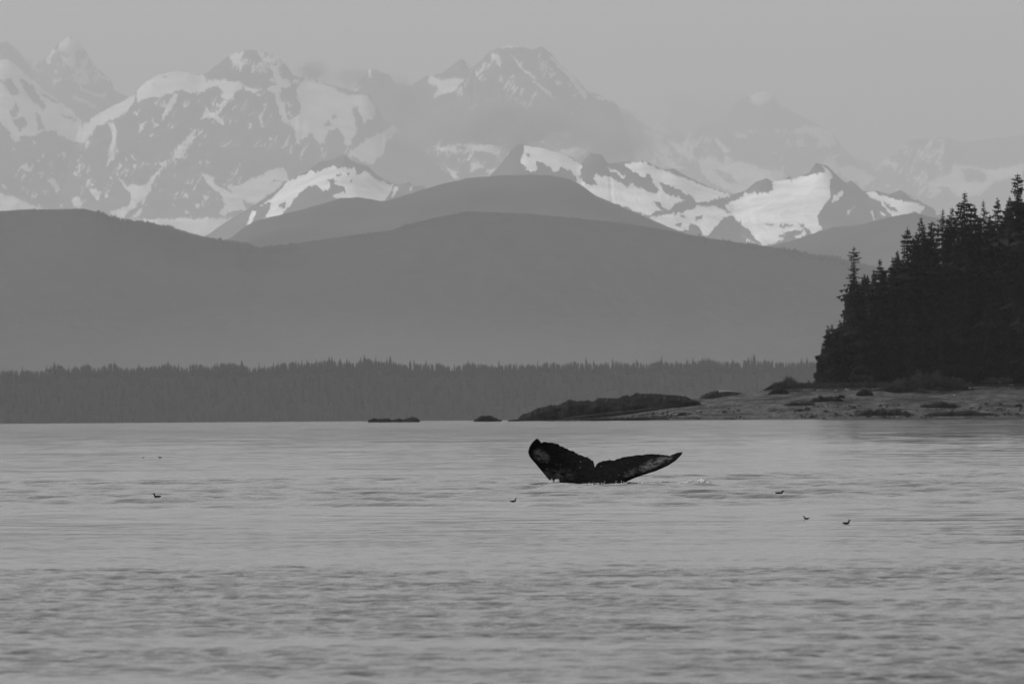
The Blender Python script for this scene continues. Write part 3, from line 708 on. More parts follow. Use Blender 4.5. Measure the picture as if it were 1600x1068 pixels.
nfill = 0
for row in np.arange(80, 160, 8.5):
    x0 = 101.5
    while x0 < 192:
        x = x0 + rt.uniform(-1.6, 1.6); y = DB + row + rt.uniform(-3, 3)
        x0 += 5.4
        px = 800 + x / (K * y)
        s = np.interp(px, forest_sil[:, 0], forest_sil[:, 1])
        ztop = pt(px, s + rt.uniform(2, 20), y)[2]
        g = float(ground_height(np.array(x), np.array(y)))
        front = max(0.0, 1 - (row - 80) / 55)
        h = min(ztop - g, rt.uniform(17, 30) + (1 - front) * 14)
        if px < 1330: h = min(h, ztop - g)
        if h < 5: continue
        if h > 26: v = rt.choice([0, 1, 2, 3, 4]); w = rt.uniform(0.9, 1.25)
        elif h > 16: v = rt.choice([0, 1, 3, 4, 5]); w = rt.uniform(1.0, 1.3)
        else: v = rt.choice([5, 6]); w = rt.uniform(1.0, 1.25)
        if px < 1300: w *= 0.8
        if row < 95: lab, grp = 'spruce in the front rank of the headland forest, just above the beach', 'front rank of headland spruces'
        elif row < 125: lab, grp = 'dark spruce halfway up the dense headland forest', 'middle ranks of headland spruces'
        else: lab, grp = 'dark spruce top in the rearmost ranks of the headland forest', 'rear ranks of headland spruces'
        plant(v, x, y, g, h, w, lab, grp); nfill += 1

# ---------------------------------------------------------------- rocks
def rock_mound(name, label, sil, D, depth, mat, nx=60, nt=16, rough=0.25, seed=0, group=None, base_extra=0.6, cat='rock'):
    """weathered rock with the given skyline, sloping away to both sides"""
    P = np.array([pt(a, b, D) for a, b in sil])
    x = np.linspace(P[0, 0], P[-1, 0], nx); zr = np.interp(x, P[:, 0], P[:, 2])
    zb = (P[0, 2] + (P[-1, 2] - P[0, 2]) * (x - x[0]) / (x[-1] - x[0]) - base_extra)[None, :]
    th = np.linspace(0, math.pi, nt)
    c = np.cos(th)[:, None]; s_ = np.sin(th)[:, None] ** 0.6
    hh = np.maximum(zr[None, :] - zb, 0.05)
    prof = np.minimum(1, hh / hh.max() + 0.25)
    X = np.broadcast_to(x[None, :], (nt, nx)).copy(); Y = D + depth * 0.5 * (1 - prof * c) - depth * 0.5
    Z = zb + hh * s_
    m = hh.max()
    n1 = fbm(X / (m * 0.8) + seed, Y / (m * 0.8), 5, seed, 0.6, ridged=True) - 0.6
    n2 = fbm(X / 2.2 + seed, Y / 1.6 + Z / 1.8, 5, seed + 2, 0.72, ridged=True) - 0.62
    Z = Z + n1 * rough * m * np.sin(th)[:, None] * np.minimum(1, hh / (0.4 * m)) * 0.7 + n2 * np.minimum(2.4, 0.8 * hh) * np.sin(th)[:, None]
    Y = Y + (fbm(X / (m * 0.7), Z / (m * 0.7), 4, seed + 5) - 0.5) * rough * m * 1.5
    o = mesh_obj(name, np.stack([X, Y, Z], -1).reshape(-1, 3), grid_faces(nt, nx), mat, smooth=False)
    tag(o, label, cat, group)
    return o

DR = 2760.0
rock_mound('rock_islet', 'low dark rock reef alone in the water, left of the small round rock',
           [(575, 657.4), (580, 655), (584, 654), (590, 655.2), (597, 655), (602, 653.6), (607, 654), (611, 656), (616, 655.4), (624, 653.8), (628, 656), (633, 654.8), (643, 652.8), (650, 652.6), (653, 654), (656, 657.6)], DR - 40, 9, M['dark_rock'], 90, 14, seed=3, base_extra=0.9)
rock_mound('rock_islet', 'small round dark rock standing in the water before the point',
           [(740, 657.2), (746, 653.5), (752, 650.2), (756, 649.4), (761, 650.2), (768, 650.6), (774, 653.4), (778, 655.4), (784, 656.6)], DR - 30, 7, M['dark_rock'], 50, 14, seed=4, base_extra=0.9)
rock_mound('rock_islet', 'flat sliver of rock awash at the tip of the point',
           [(793, 656.9), (797, 655.8), (804, 655.4), (812, 655.2), (818, 656.6)], DR - 25, 5, M['dark_rock'], 30, 10, seed=5, base_extra=0.7)
rock_mound('rock_outcrop', 'long dark jagged rock outcrop sloping into the water at the point',
           [(806, 656.8), (812, 652.5), (822, 648), (834, 643.5), (840, 640.5), (852, 638.6), (862, 636), (876, 634.4), (882, 630), (888, 627.4), (896, 627.6), (904, 628.6), (912, 626.6), (926, 628), (936, 624.6), (950, 624),
            (962, 625), (972, 622.4), (984, 621), (992, 618.6), (1006, 617.4), (1020, 617), (1036, 616), (1052, 616.4), (1062, 619), (1072, 621.5), (1082, 625), (1096, 633), (1112, 644)], DR + 100, 22, M['dark_rock'], 340, 44, seed=6, base_extra=1.5, rough=0.36)
rock_mound('rock_outcrop', 'thin dark weedy rib slanting up the gravel below the jagged outcrop',
           [(868, 656), (885, 652.5), (910, 648.5), (940, 645.5), (970, 642.5), (1000, 640), (1012, 637.5), (1030, 637.5), (1050, 637)], DR + 62, 6, M['dark_rock'], 110, 12, seed=7, base_extra=0.15)
rock_mound('rock_outcrop', 'low dark weedy ledge at the waterline under the slanting rib',
           [(905, 656), (930, 653), (960, 652.4), (1000, 651.6), (1050, 652), (1090, 651), (1120, 654)], DR + 52, 5, M['dark_rock'], 110, 12, seed=17, base_extra=0.2)
rock_mound('rock_outcrop', 'dark rounded rock hump carrying a bleached log',
           [(1092, 624), (1098, 619), (1106, 614.5), (1114, 612.6), (1124, 611.8), (1136, 612.4), (1150, 613), (1160, 616), (1170, 620)], DR + 112, 12, M['dark_rock'], 60, 16, seed=8, base_extra=2.5)
rock_mound('rock_outcrop', 'thin dark rock rib on the upper beach slope left of centre',
           [(1020, 634), (1034, 631), (1050, 629), (1064, 627), (1080, 625.6), (1100, 625)], DR + 92, 5, M['dark_rock'], 80, 12, seed=9, base_extra=0.15)

def at_beach(px, py):
    """point of the beach seen at this pixel"""
    for q in np.arange(0, 75, 0.5):
        P = pt(px, py, DB + q)
        if beach_height(np.array(P[0]), np.array(P[1])) >= P[2]: return P, DB + q
    P = pt(px, py, DB + 68); return P, DB + 68

low = [  # x0, x1, top, bottom, label
    (1198, 1236, 606, 618, 'dark lumpy ledge on the beach under the grassy tip'),
    (1222, 1280, 626.5, 634.5, 'long flat dark rock ledge in the middle of the beach'),
    (1238, 1261, 637.5, 643, 'small dark oval rock below the long flat ledge'),
    (1262, 1322, 617, 629, 'low dark ridge of rock at the upper middle beach'),
    (1308, 1322, 614.5, 624, 'dark boulder left of the driftwood jam'),
    (1334, 1368, 606.5, 622, 'high dark boulder under the driftwood jam'),
    (1330, 1430, 637.5, 650.5, 'broad dark weedy ledge at the waterline in front of the beach'),
    (1431, 1506, 628, 638.5, 'largest flat dark rock on the right beach'),
    (1440, 1560, 641, 650, 'low dark weedy shelf along the waterline at the right'),
    (1583, 1600, 630.5, 636.5, 'dark boulder on the beach at the right edge'),
    (1202, 1216, 640, 642.5, 'thin dark slab low on the left part of the beach'),
    (1530, 1536, 631, 633.6, 'small dark stone on the right beach, left of a similar one'),
    (1537, 1545, 629.6, 632.6, 'small flat dark stone in the middle of the right beach'),
    (1560, 1567, 629.4, 632.4, 'small dark stone near the right edge boulder'),
    (1556, 1568, 637.4, 640.2, 'small dark stone low on the right beach'),
    (1515, 1521, 636, 638.4, 'small dark stone right of the largest flat rock'),
    (1468, 1474, 625.6, 628.6, 'small stone perched on the largest flat rock'),
    (1372, 1378, 632, 635.5, 'small dark stone alone on the pale middle gravel'),
]
for i, (x0, x1, yt, yb, lab) in enumerate(low):
    P, d = at_beach((x0 + x1) / 2, yb - 0.3 * (yb - yt))
    rr = random.Random(i + 5); n = max(5, int((x1 - x0) / 5))
    s = [(x0, yb)]
    for k in range(1, n):
        u = k / n
        s.append((x0 + (x1 - x0) * u, yb - (yb - yt) * (math.sin(math.pi * u) ** 0.55) * rr.uniform(0.72, 1.0)))
    s.append((x1, yb))
    rock_mound('beach_rock', lab, s, d, max(1.5, min(9, (x1 - x0) * MP * 0.4)), M['dark_rock'], max(24, int((x1 - x0) * 1.0)), 10, seed=30 + i, base_extra=0.4, rough=0.3)

def pebbles(seed, n, y0, y1, size, mat, label, clus=0.0):
    r = np.random.default_rng(seed)
    x = r.uniform(12, 190, n); y = DB + np.clip(34 - (x - 8) * 0.75, 0, 60) + y0 + (y1 - y0) * r.random(n) ** 1.3
    keep = fbm(x / 9, y / 6, 3, seed) > clus; x = x[keep]; y = y[keep]; n = len(x)
    z = beach_height(x, y)
    s = r.gamma(1.5, size, n) + 0.06
    oct_ = np.array([(1, 0, 0), (0, 1, 0), (-1, 0, 0), (0, -1, 0), (0, 0, .7), (0, 0, -.7)])
    tri = np.array([(0, 1, 4), (1, 2, 4), (2, 3, 4), (3, 0, 4), (1, 0, 5), (2, 1, 5), (3, 2, 5), (0, 3, 5)])
    a = r.random(n) * 6.28
    V = oct_[None] * s[:, None, None] * (0.7 + 0.6 * r.random((n, 6, 1)))
    X = V[..., 0] * np.cos(a)[:, None] - V[..., 1] * np.sin(a)[:, None]; Y = V[..., 0] * np.sin(a)[:, None] + V[..., 1] * np.cos(a)[:, None]
    V = np.stack([X + x[:, None], Y + y[:, None], V[..., 2] + z[:, None]], -1).reshape(-1, 3)
    F = (tri[None] + 6 * np.arange(n)[:, None, None]).reshape(-1, 3)
    o = mesh_obj('stones', V, F, M[mat])
    tag(o, label, 'stones', kind='stuff')
pebbles(12, 5200, 2, 72, 0.07, 'pebble', 'loose stones and cobbles strewn over the gravel beach')
pebbles(13, 2600, 0, 34, 0.16, 'dark_rock', 'dark weed-covered stones scattered along the lower beach', 0.5)

# ---------------------------------------------------------------- driftwood
def log(x0, y0, x1, y1, rad_px, label, on=None, root=True, d=None):
    if d is None:
        P0, d0 = at_beach((x0 + x1) / 2, (y0 + y1) / 2); d = d0 - 1.0
    A = pt(x0, y0, d); B = pt(x1, y1, d + 3)
    r0 = rad_px * K * d
    rr = random.Random(int(x0 * 7)); V, F = [], []
    ax = B - A; n = 9; k = 8
    side = np.cross(ax, (0, 0, 1)); side /= np.linalg.norm(side); up = np.cross(side, ax); up /= np.linalg.norm(up)
    for i in range(n):
        f = i / (n - 1)
        c = A + ax * f + up * (math.sin(f * 5 + x0) * r0 * 0.4)
        rad = r0 * (1.5 if (i == 0 and root) else 1.0 - 0.5 * f) * (0.35 if i == n - 1 else 1) * rr.uniform(0.9, 1.1)
        for j in range(k):
            a = j * 6.283 / k
            V.append(c + side * math.cos(a) * rad * rr.uniform(.85, 1.15) + up * math.sin(a) * rad)
    for i in range(n - 1):
        for j in range(k):
            F.append((i * k + j, i * k + (j + 1) % k, (i + 1) * k + (j + 1) % k, (i + 1) * k + j))
    F.append(tuple(range(k - 1, -1, -1))); F.append(tuple(range((n - 1) * k, n * k)))
    # a branch stub
    c = A + ax * 0.3; k0 = len(V)
    for j in range(4):
        a = j * 1.57; V.append(c + ax / np.linalg.norm(ax) * math.cos(a) * r0 * .4 + side * math.sin(a) * r0 * .4)
    V.append(c + up * r0 * 2.4 + ax / np.linalg.norm(ax) * r0 * 1.4)
    for j in range(4): F.append((k0 + j, k0 + (j + 1) % 4, k0 + 4))
    o = mesh_obj('driftwood_log', V, F, M['driftwood'])
    tag(o, label, 'log', 'driftwood logs')
    return o
log(1124, 610.6, 1159, 612.2, 1.1, 'long bleached log lying on the dark rounded rock hump', d=DR + 103)
log(1322, 609, 1336, 610, 1.7, 'thickest short pale log at the left end of the driftwood jam')
log(1336, 608.6, 1353, 605.6, 0.8, 'slim pale log slanting up over the high dark boulder')
log(1362, 608, 1384, 606.6, 1.1, 'pale log lying right of the high dark boulder')
log(1256, 609, 1269, 609, 0.8, 'short pale log at the left end of the upper wrack line')
log(1276, 609, 1300, 609.6, 0.6, 'thin pale log in the middle of the upper wrack line')
log(1304, 610, 1318, 609.4, 0.6, 'thin pale log just left of the thickest driftwood log')
log(1357, 601.6, 1363, 601.2, 0.8, 'stubby pale log in the grass above the driftwood jam', d=DB + 66)
log(1196, 608, 1212, 605.6, 0.6, 'thin log at the grassy tip of the beach')
log(1514, 605.8, 1560, 604.6, 1.2, 'long pale log along the beach crest right of the shrubs', d=DB + 64)
log(1562, 604.4, 1604, 604.0, 0.9, 'long pale log along the beach crest at the right edge', d=DB + 65)
log(1490, 617.6, 1497, 617, 0.6, 'tiny pale driftwood piece on the open gravel below the shrubs')
log(1578, 601.6, 1586, 601, 0.6, 'small pale driftwood piece above the crest at the right edge', d=DB + 67)
log(1562, 596.4, 1568, 595.8, 0.7, 'small pale stub at the forest foot on the right', d=DB + 70)

# ---------------------------------------------------------------- grass and shrubs
def blades():
    r = np.random.default_rng(22); n = 9000
    px = np.concatenate([r.uniform(1192, 1420, n * 3 // 4), r.uniform(1500, 1640, n // 4)]); n = len(px)
    d = DB + r.uniform(62, 92, n)
    x = (px - 800) * K * d
    z = np.interp(x, BX, BZ) + 0.15 * r.random(n)
    hump = 0.9 + 1.6 * np.exp(-((px - 1232) / 7) ** 2) + 0.8 * fbm(px / 12, px * 0, 3, 71)
    h = r.uniform(0.7, 1.5, n) * hump * sstep(1190, 1215, px) * np.where(px > 1480, 0.55, 1)
    a = r.random(n) * 3.14; w = r.uniform(0.10, 0.22, n); lx = r.normal(0, 0.25, n) * h; ly = r.normal(0, 0.25, n) * h
    c, s = np.cos(a) * w, np.sin(a) * w
    V = np.stack([np.stack([x - c, d - s, z - .3], -1), np.stack([x + c, d + s, z - .3], -1), np.stack([x + lx, d + ly, z + h], -1)], 1).reshape(-1, 3)
    o = mesh_obj('beach_grass', V, np.arange(3 * n).reshape(-1, 3), M['grass'])
    tag(o, 'rough grass fringe along the top of the beach', 'grass', kind='stuff')
blades()

def shrub(px, py_top, py_base, wpx, d, seed, label, mat='shrub'):
    base = pt(px, py_base, d); h = (py_base - py_top) * K * d; w = wpx * K * d
    root = empty('shrub', tuple(base)); r = np.random.default_rng(seed)
    n = 2600
    # leaf-sized faces around arching shoots
    ns = 46; sa = r.random(ns) * 6.28; sl = r.uniform(0.35, 1, ns) ** 0.6; stop = r.uniform(0.55, 1.0, ns)
    k = r.integers(0, ns, n); u = r.random(n) ** 0.6
    rad = sl[k] * u; cx = rad * np.cos(sa[k]) * w; cyy = rad * np.sin(sa[k]) * w * 0.6
    cz = h * stop[k] * np.sin(u * 1.75) * (1 - 0.45 * sl[k] ** 2)
    P = np.stack([cx, cyy, cz], -1) + r.normal(0, 0.05 * h + 0.12, (n, 3))
    P[:, 2] = np.abs(P[:, 2])
    sz = r.uniform(0.18, 0.42, (n, 1)); a = r.normal(0, 1, (n, 3)); a /= np.linalg.norm(a, axis=1)[:, None]
    b = np.cross(a, r.normal(0, 1, (n, 3))); b /= np.linalg.norm(b, axis=1)[:, None]
    V = np.stack([P - a * sz, P + b * sz * .55, P + a * sz, P - b * sz * .55], 1).reshape(-1, 3)
    mesh_obj('foliage', V, np.arange(4 * n).reshape(-1, 4), M[mat], root)
    TV, TF = [], []
    for q in range(14):
        e = np.array([sl[q] * math.cos(sa[q]) * w * .5, sl[q] * math.sin(sa[q]) * w * .3, h * stop[q] * .6]); k0 = len(TV)
        for zz, rr_ in ((np.array([0, 0, -.3]), .07), (e, .02)):
            for j in range(4): TV.append(zz + np.array([math.cos(j * 1.57) * rr_, math.sin(j * 1.57) * rr_, 0]))
        for j in range(4): TF.append((k0 + j, k0 + (j + 1) % 4, k0 + 4 + (j + 1) % 4, k0 + 4 + j))
    mesh_obj('stems', TV, TF, M['bark'], root)
    tag(root, label, 'shrub', 'shrubs at the forest foot')
shrub(1452, 573, 611, 30, DB + 66, 1, 'tallest grey leafy shrub at the forest foot')
shrub(1420, 586, 613, 26, DB + 62, 2, 'mid-height leafy shrub on the left shoulder of the tallest shrub')
shrub(1398, 597, 615, 18, DB + 60, 3, 'lowest leafy shrub at the left, beside the driftwood')
shrub(1484, 585, 610, 26, DB + 66, 4, 'leafy shrub on the right shoulder of the tallest shrub')
shrub(1508, 596, 608, 16, DB + 66, 5, 'small dark shrub at the right end of the shrub bank')
shrub(1232, 593, 604, 5, DB + 76, 6, 'tiny pointed bush on the grassy tip left of the forest')
shrub(1560, 588, 602, 26, DB + 72, 7, 'low dim shrub under the spruces above the right beach crest')
shrub(1345, 582, 600, 24, DB + 76, 8, 'low dim shrub under the spruces left of the shrub bank')

# ---------------------------------------------------------------- whale flukes
DW = 1.8 / ((755.5 - HORIZON) * K)
MW = K * DW
def whale_material():
    m, n, l, b = new_mat('whale_skin')
    tc = n.new('ShaderNodeTexCoord'); at = n.new('ShaderNodeAttribute'); at.attribute_name = 'pale'
    no = n.new('ShaderNodeTexNoise'); no.inputs['Scale'].default_value = 5.5; no.inputs['Detail'].default_value = 10; no.inputs['Roughness'].default_value = 0.72
    mp = n.new('ShaderNodeMapping'); mp.inputs['Rotation'].default_value = (0, 0.5, 0); mp.inputs['Scale'].default_value = (1, 1, 2.2)
    cr = n.new('ShaderNodeValToRGB'); cr.color_ramp.elements[0].position = 0.40; cr.color_ramp.elements[1].position = 0.66
    mu = n.new('ShaderNodeMath'); mu.operation = 'MULTIPLY'
    vo = n.new('ShaderNodeTexVoronoi'); vo.inputs['Scale'].default_value = 9.0
    lt = n.new('ShaderNodeMath'); lt.operation = 'LESS_THAN'; lt.inputs[1].default_value = 0.10
    n3 = n.new('ShaderNodeTexNoise'); n3.inputs['Scale'].default_value = 2.5
    g3 = n.new('ShaderNodeMath'); g3.operation = 'GREATER_THAN'; g3.inputs[1].default_value = 0.52
    m3 = n.new('ShaderNodeMath'); m3.operation = 'MULTIPLY'
    mxx = n.new('ShaderNodeMath'); mxx.operation = 'MAXIMUM'
    mx = n.new('ShaderNodeMix'); mx.data_type = 'RGBA'; mx.inputs[6].default_value = grey(0.003); mx.inputs[7].default_value = grey(0.48)
    l.new(tc.outputs['Object'], mp.inputs['Vector']); l.new(mp.outputs[0], no.inputs['Vector']); l.new(no.outputs[0], cr.inputs[0])
    l.new(cr.outputs[0], mu.inputs[0]); l.new(at.outputs['Fac'], mu.inputs[1])
    l.new(tc.outputs['Object'], vo.inputs['Vector']); l.new(vo.outputs['Distance'], lt.inputs[0]); l.new(tc.outputs['Object'], n3.inputs['Vector'])
    l.new(n3.outputs[0], g3.inputs[0]); l.new(lt.outputs[0], m3.inputs[0]); l.new(g3.outputs[0], m3.inputs[1])
    l.new(mu.outputs[0], mxx.inputs[0]); l.new(m3.outputs[0], mxx.inputs[1]); l.new(mxx.outputs[0], mx.inputs[0]); l.new(mx.outputs[2], b.inputs['Base Color'])
    b.inputs['Roughness'].default_value = 0.30; b.inputs['Specular IOR Level'].default_value = 0.20
    bp = n.new('ShaderNodeBump'); bp.inputs['Distance'].default_value = 0.006; bp.inputs['Strength'].default_value = 0.5
    n4 = n.new('ShaderNodeTexNoise'); n4.inputs['Scale'].default_value = 14; n4.inputs['Detail'].default_value = 5
    l.new(tc.outputs['Object'], n4.inputs['Vector']); l.new(n4.outputs[0], bp.inputs['Height']); l.new(bp.outputs[0], b.inputs['Normal'])
    return m
M['whale'] = whale_material()

def resample(p, n):
    p = np.array(p, float); d = np.concatenate([[0], np.cumsum(np.hypot(*np.diff(p, axis=0).T))]); d /= d[-1]
    t = np.linspace(0, 1, n); return np.stack([np.interp(t, d, p[:, 0]), np.interp(t, d, p[:, 1])], -1)

def build_whale():
    lobes = [
        dict(T=[(929.5, 730), (927.5, 721), (922, 716), (912, 711.6), (905, 710), (896, 705), (884, 700), (875, 696), (871, 692.5), (860, 691), (850, 690), (845.5, 691.8), (844.2, 688.5), (839, 684.5)],
             L=[(925, 797), (895, 778), (880, 768), (863, 755), (850, 740), (836, 723), (828, 714), (825, 706), (827, 698), (832, 690), (838.6, 684.6)],
             y=lambda s, c: -0.55 * s ** 1.4 - 0.35 * (c - .5) * s * (1 - s), patches=[(846, 712, 14, 9, 30, .75), (872, 742, 30, 12, 0, .3)]),
        dict(T=[(929.5, 730), (933, 723.5), (944, 719), (960, 718), (972, 714), (984, 712.5), (1000, 710), (1016, 708.6), (1032, 709.4), (1042, 710.6), (1046, 712), (1050, 710), (1058, 707), (1067, 705.6)],
             L=[(925, 797), (950, 775), (968, 760), (980, 751.5), (990, 747), (1004, 742), (1026, 735), (1044, 727), (1056, 719), (1064, 711), (1067, 706)],
             y=lambda s, c: 0.5 * s ** 1.2 + 0.25 * (c - .5) * s * (1 - s), patches=[(1018, 725, 27, 7, -24, 1.0), (1040, 717, 14, 5, -24, .8), (985, 738, 12, 5, -30, .5)])]
    V, F, pale = [], [], []
    N, Mc = 90, 22
    r = np.random.default_rng(5)
    for li, lo in enumerate(lobes):
        T = resample(lo['T'], N); L = resample(lo['L'], N)
        ser = 1.7 * (fbm(np.linspace(0, 40, N), np.zeros(N) + li * 9, 3, 3, 0.8) - 0.5) * 2
        ser[:3] = 0; ser[-6:] *= 0.2
        T[:, 1] -= ser
        s = np.linspace(0, 1, N)[:, None]; c = np.linspace(0, 1, Mc)[None, :]
        px = L[:, 0:1] * (1 - c) + T[:, 0:1] * c; py = L[:, 1:2] * (1 - c) + T[:, 1:2] * c
        th = (0.30 * (1 - s) ** 1.6 + 0.05) * (np.sqrt(np.clip(c, 0, 1)) * (1 - c) ** 0.9 * 2.0 + 0.02)
        th = th * np.minimum(1, (1 - s) * 12 + 0.05)
        pl = np.zeros(px.shape)
        for (ex, ey, ra, rb, ang, k) in lo['patches']:
            a = math.radians(ang); u = (px - ex) * math.cos(a) + (py - ey) * math.sin(a); v = -(px - ex) * math.sin(a) + (py - ey) * math.cos(a)
            pl = np.maximum(pl, k * np.clip(1.5 - 1.3 * np.sqrt((u / ra) ** 2 + (v / rb) ** 2), 0, 1))
        base = len(V)
        for sgn in (-1, 1):
            Y = DW + lo['y'](s, c) + sgn * th * 0.5
            for i in range(N):
                for j in range(Mc):
                    V.append(pt(px[i, j], py[i, j], Y[i, j])); pale.append(1.3 * pl[i, j] + 0.05)
        q = grid_faces(N, Mc) + base
        F += [tuple(f) for f in (q if li == 0 else q[:, ::-1])]
        q2 = q + N * Mc
        F += [tuple(f) for f in (q2[:, ::-1] if li == 0 else q2)]
        def strip(ids):
            for a, b in zip(ids[:-1], ids[1:]): F.append((a, b, b + N * Mc, a + N * Mc))
        strip([base + i * Mc for i in range(N)]); strip([base + i * Mc + Mc - 1 for i in range(N)]); strip([base + (N - 1) * Mc + j for j in range(Mc)])
    # tail stock running down into the water
    k = 20; base = len(V); path = [(925, 770, .0, .18, .14), (925, 790, .0, .24, .2), (926, 815, .25, .3, .3), (928, 850, .9, .42, .42), (930, 890, 2.0, .55, .6)]
    for (x, y, dy, ra, rb) in path:
        for j in range(k):
            a = j * 6.2832 / k
            V.append(pt(x, y, DW + dy) + np.array([math.cos(a) * ra, math.sin(a) * rb, 0])); pale.append(0)
    for i in range(len(path) - 1):
        for j in range(k): F.append((base + i * k + j, base + i * k + (j + 1) % k, base + (i + 1) * k + (j + 1) % k, base + (i + 1) * k + j))
    F.append(tuple(base + (len(path) - 1) * k + j for j in range(k))); F.append(tuple(base + j for j in range(k))[::-1])
    V = np.array(V); org = pt(925, 756, DW); org[2] = 0
    o = mesh_obj('whale', V - org, F, M['whale'], smooth=True, attrs={'pale': pale})
    o.location = tuple(org)
    o.data.set_sharp_from_angle(angle=math.radians(50)) if hasattr(o.data, 'set_sharp_from_angle') else None
    tag(o, 'black whale tail flukes with pale blotches lifting out of the water', 'whale')
build_whale()

def splash():
    r = np.random.default_rng(31)
    V, F = [], []
    oct_ = np.array([(1, 0, 0), (0, 1, 0), (-1, 0, 0), (0, -1, 0), (0, 0, 1), (0, 0, -1)], float)
    tri = [(0, 1, 4), (1, 2, 4), (2, 3, 4), (3, 0, 4), (1, 0, 5), (2, 1, 5), (3, 2, 5), (0, 3, 5)]
    def blob(px, py, rx, rz):
        d = CAM_H / ((py - HORIZON + (px - 800) * ROLL) * K); c = np.array([(px - 800) * K * d, d, 0.0]); c[2] = sea_level(c[0], d, 0.4) + 0.01
        k0 = len(V)
        for o in oct_: V.append(c + o * np.array([rx, rx, rz]) * r.uniform(.6, 1.4) + (0, 0, r.uniform(-.2, .6) * rz))
        F.extend([(a + k0, b + k0, cc + k0) for a, b, cc in tri])
    for (px, py, n, sx, rx, rz) in [(1098, 755.5, 60, 6, .035, .05), (1075, 757.0, 34, 4, .035, .035), (1063, 757.5, 14, 6, .025, .015), (860, 756, 30, 2.5, .025, .04), (869, 757.5, 24, 1.5, .025, .035), (911, 760.5, 10, 6, .03, .008),
                                   (930, 757.5, 22, 16, .015, .01), (975, 756.5, 22, 12, .015, .01), (1027, 757.5, 12, 3, .025, .014), (844, 765.5, 12, 4, .02, .008), (950, 754.5, 16, 18, .012, .012), (1000, 757.5, 12, 10, .015, .008)]:
        for _ in range(n): blob(px + r.normal(0, sx * .6), py + r.normal(0, .5), rx * r.uniform(.5, 1.6), rz * r.uniform(.4, 1.5))
    o = mesh_obj('splash', V, F, M['foam']); tag(o, 'white splashes and foam flecks around the flukes', 'splash', kind='stuff')
splash()

# ---------------------------------------------------------------- seabirds
def bird(px, py, length_px, facing, upright, label, low=0.0):
    d = CAM_H / ((py - HORIZON + (px - 800) * ROLL) * K)
    L = length_px * K * d
    # profile along the back: tail, body, breast, neck, head, bill (x forward, z up), radii
    spine = [(-.52, .13, .012), (-.44, .11, .05), (-.3, .06, .10), (-.1, .03, .135), (.1, .03, .14), (.24, .05, .12), (.31, .13, .10),
             (.33, .21 * upright, .088), (.36, .28 * upright, .090), (.41, .32 * upright, .092), (.48, .32 * upright, .068), (.52, .31 * upright, .03), (.58, .30 * upright, .016), (.63, .295 * upright, .004)]
    V, F = [], []; k = 10
    for i, (x, z, rad) in enumerate(spine):
        a0 = spine[max(0, i - 1)]; a1 = spine[min(len(spine) - 1, i + 1)]
        tx, tz = a1[0] - a0[0], a1[1] - a0[1]; n = math.hypot(tx, tz); nx, nz = -tz / n, tx / n
        for j in range(k):
            a = j * 6.2832 / k; V.append(((x + nx * rad * math.cos(a)) * L, rad * math.sin(a) * L * 1.05, (z + nz * rad * math.cos(a)) * L - low * L))
    for i in range(len(spine) - 1):
        for j in range(k): F.append((i * k + j, i * k + (j + 1) % k, (i + 1) * k + (j + 1) % k, (i + 1) * k + j))
    F.append(tuple(range(k - 1, -1, -1))); F.append(tuple(range((len(spine) - 1) * k, len(spine) * k)))
    o = mesh_obj('seabird', V, F, M['bird'], smooth=True)
    bx_ = (px - 800) * K * d
    o.location = (bx_, d, sea_level(bx_, d) + 0.02 * L); o.rotation_euler = (0, 0, math.pi * (facing < 0) + 0.2)
    tag(o, label, 'bird', 'seabirds on the water')
bird(1320, 818.5, 13, 1, 1.25, 'dark seabird floating at the right, nearest to the viewer')
bird(1258, 811, 10, -1, 1.25, 'small dark seabird facing left beside the nearest one')
bird(1216, 776.5, 14, 1, 0.85, 'dark seabird floating low right of the whale splash', low=.06)
bird(800, 788, 11, 1, 1.3, 'dark seabird floating below left of the whale', low=.05)
bird(244, 781, 13, -1, 1.2, 'dark seabird alone on the left part of the water')
bird(249, 715, 6, -1, 0.9, 'tiny dark seabird far off on the left pale band')
bird(222, 715, 4, 1, 0.8, 'tiniest seabird far off at the left of another')

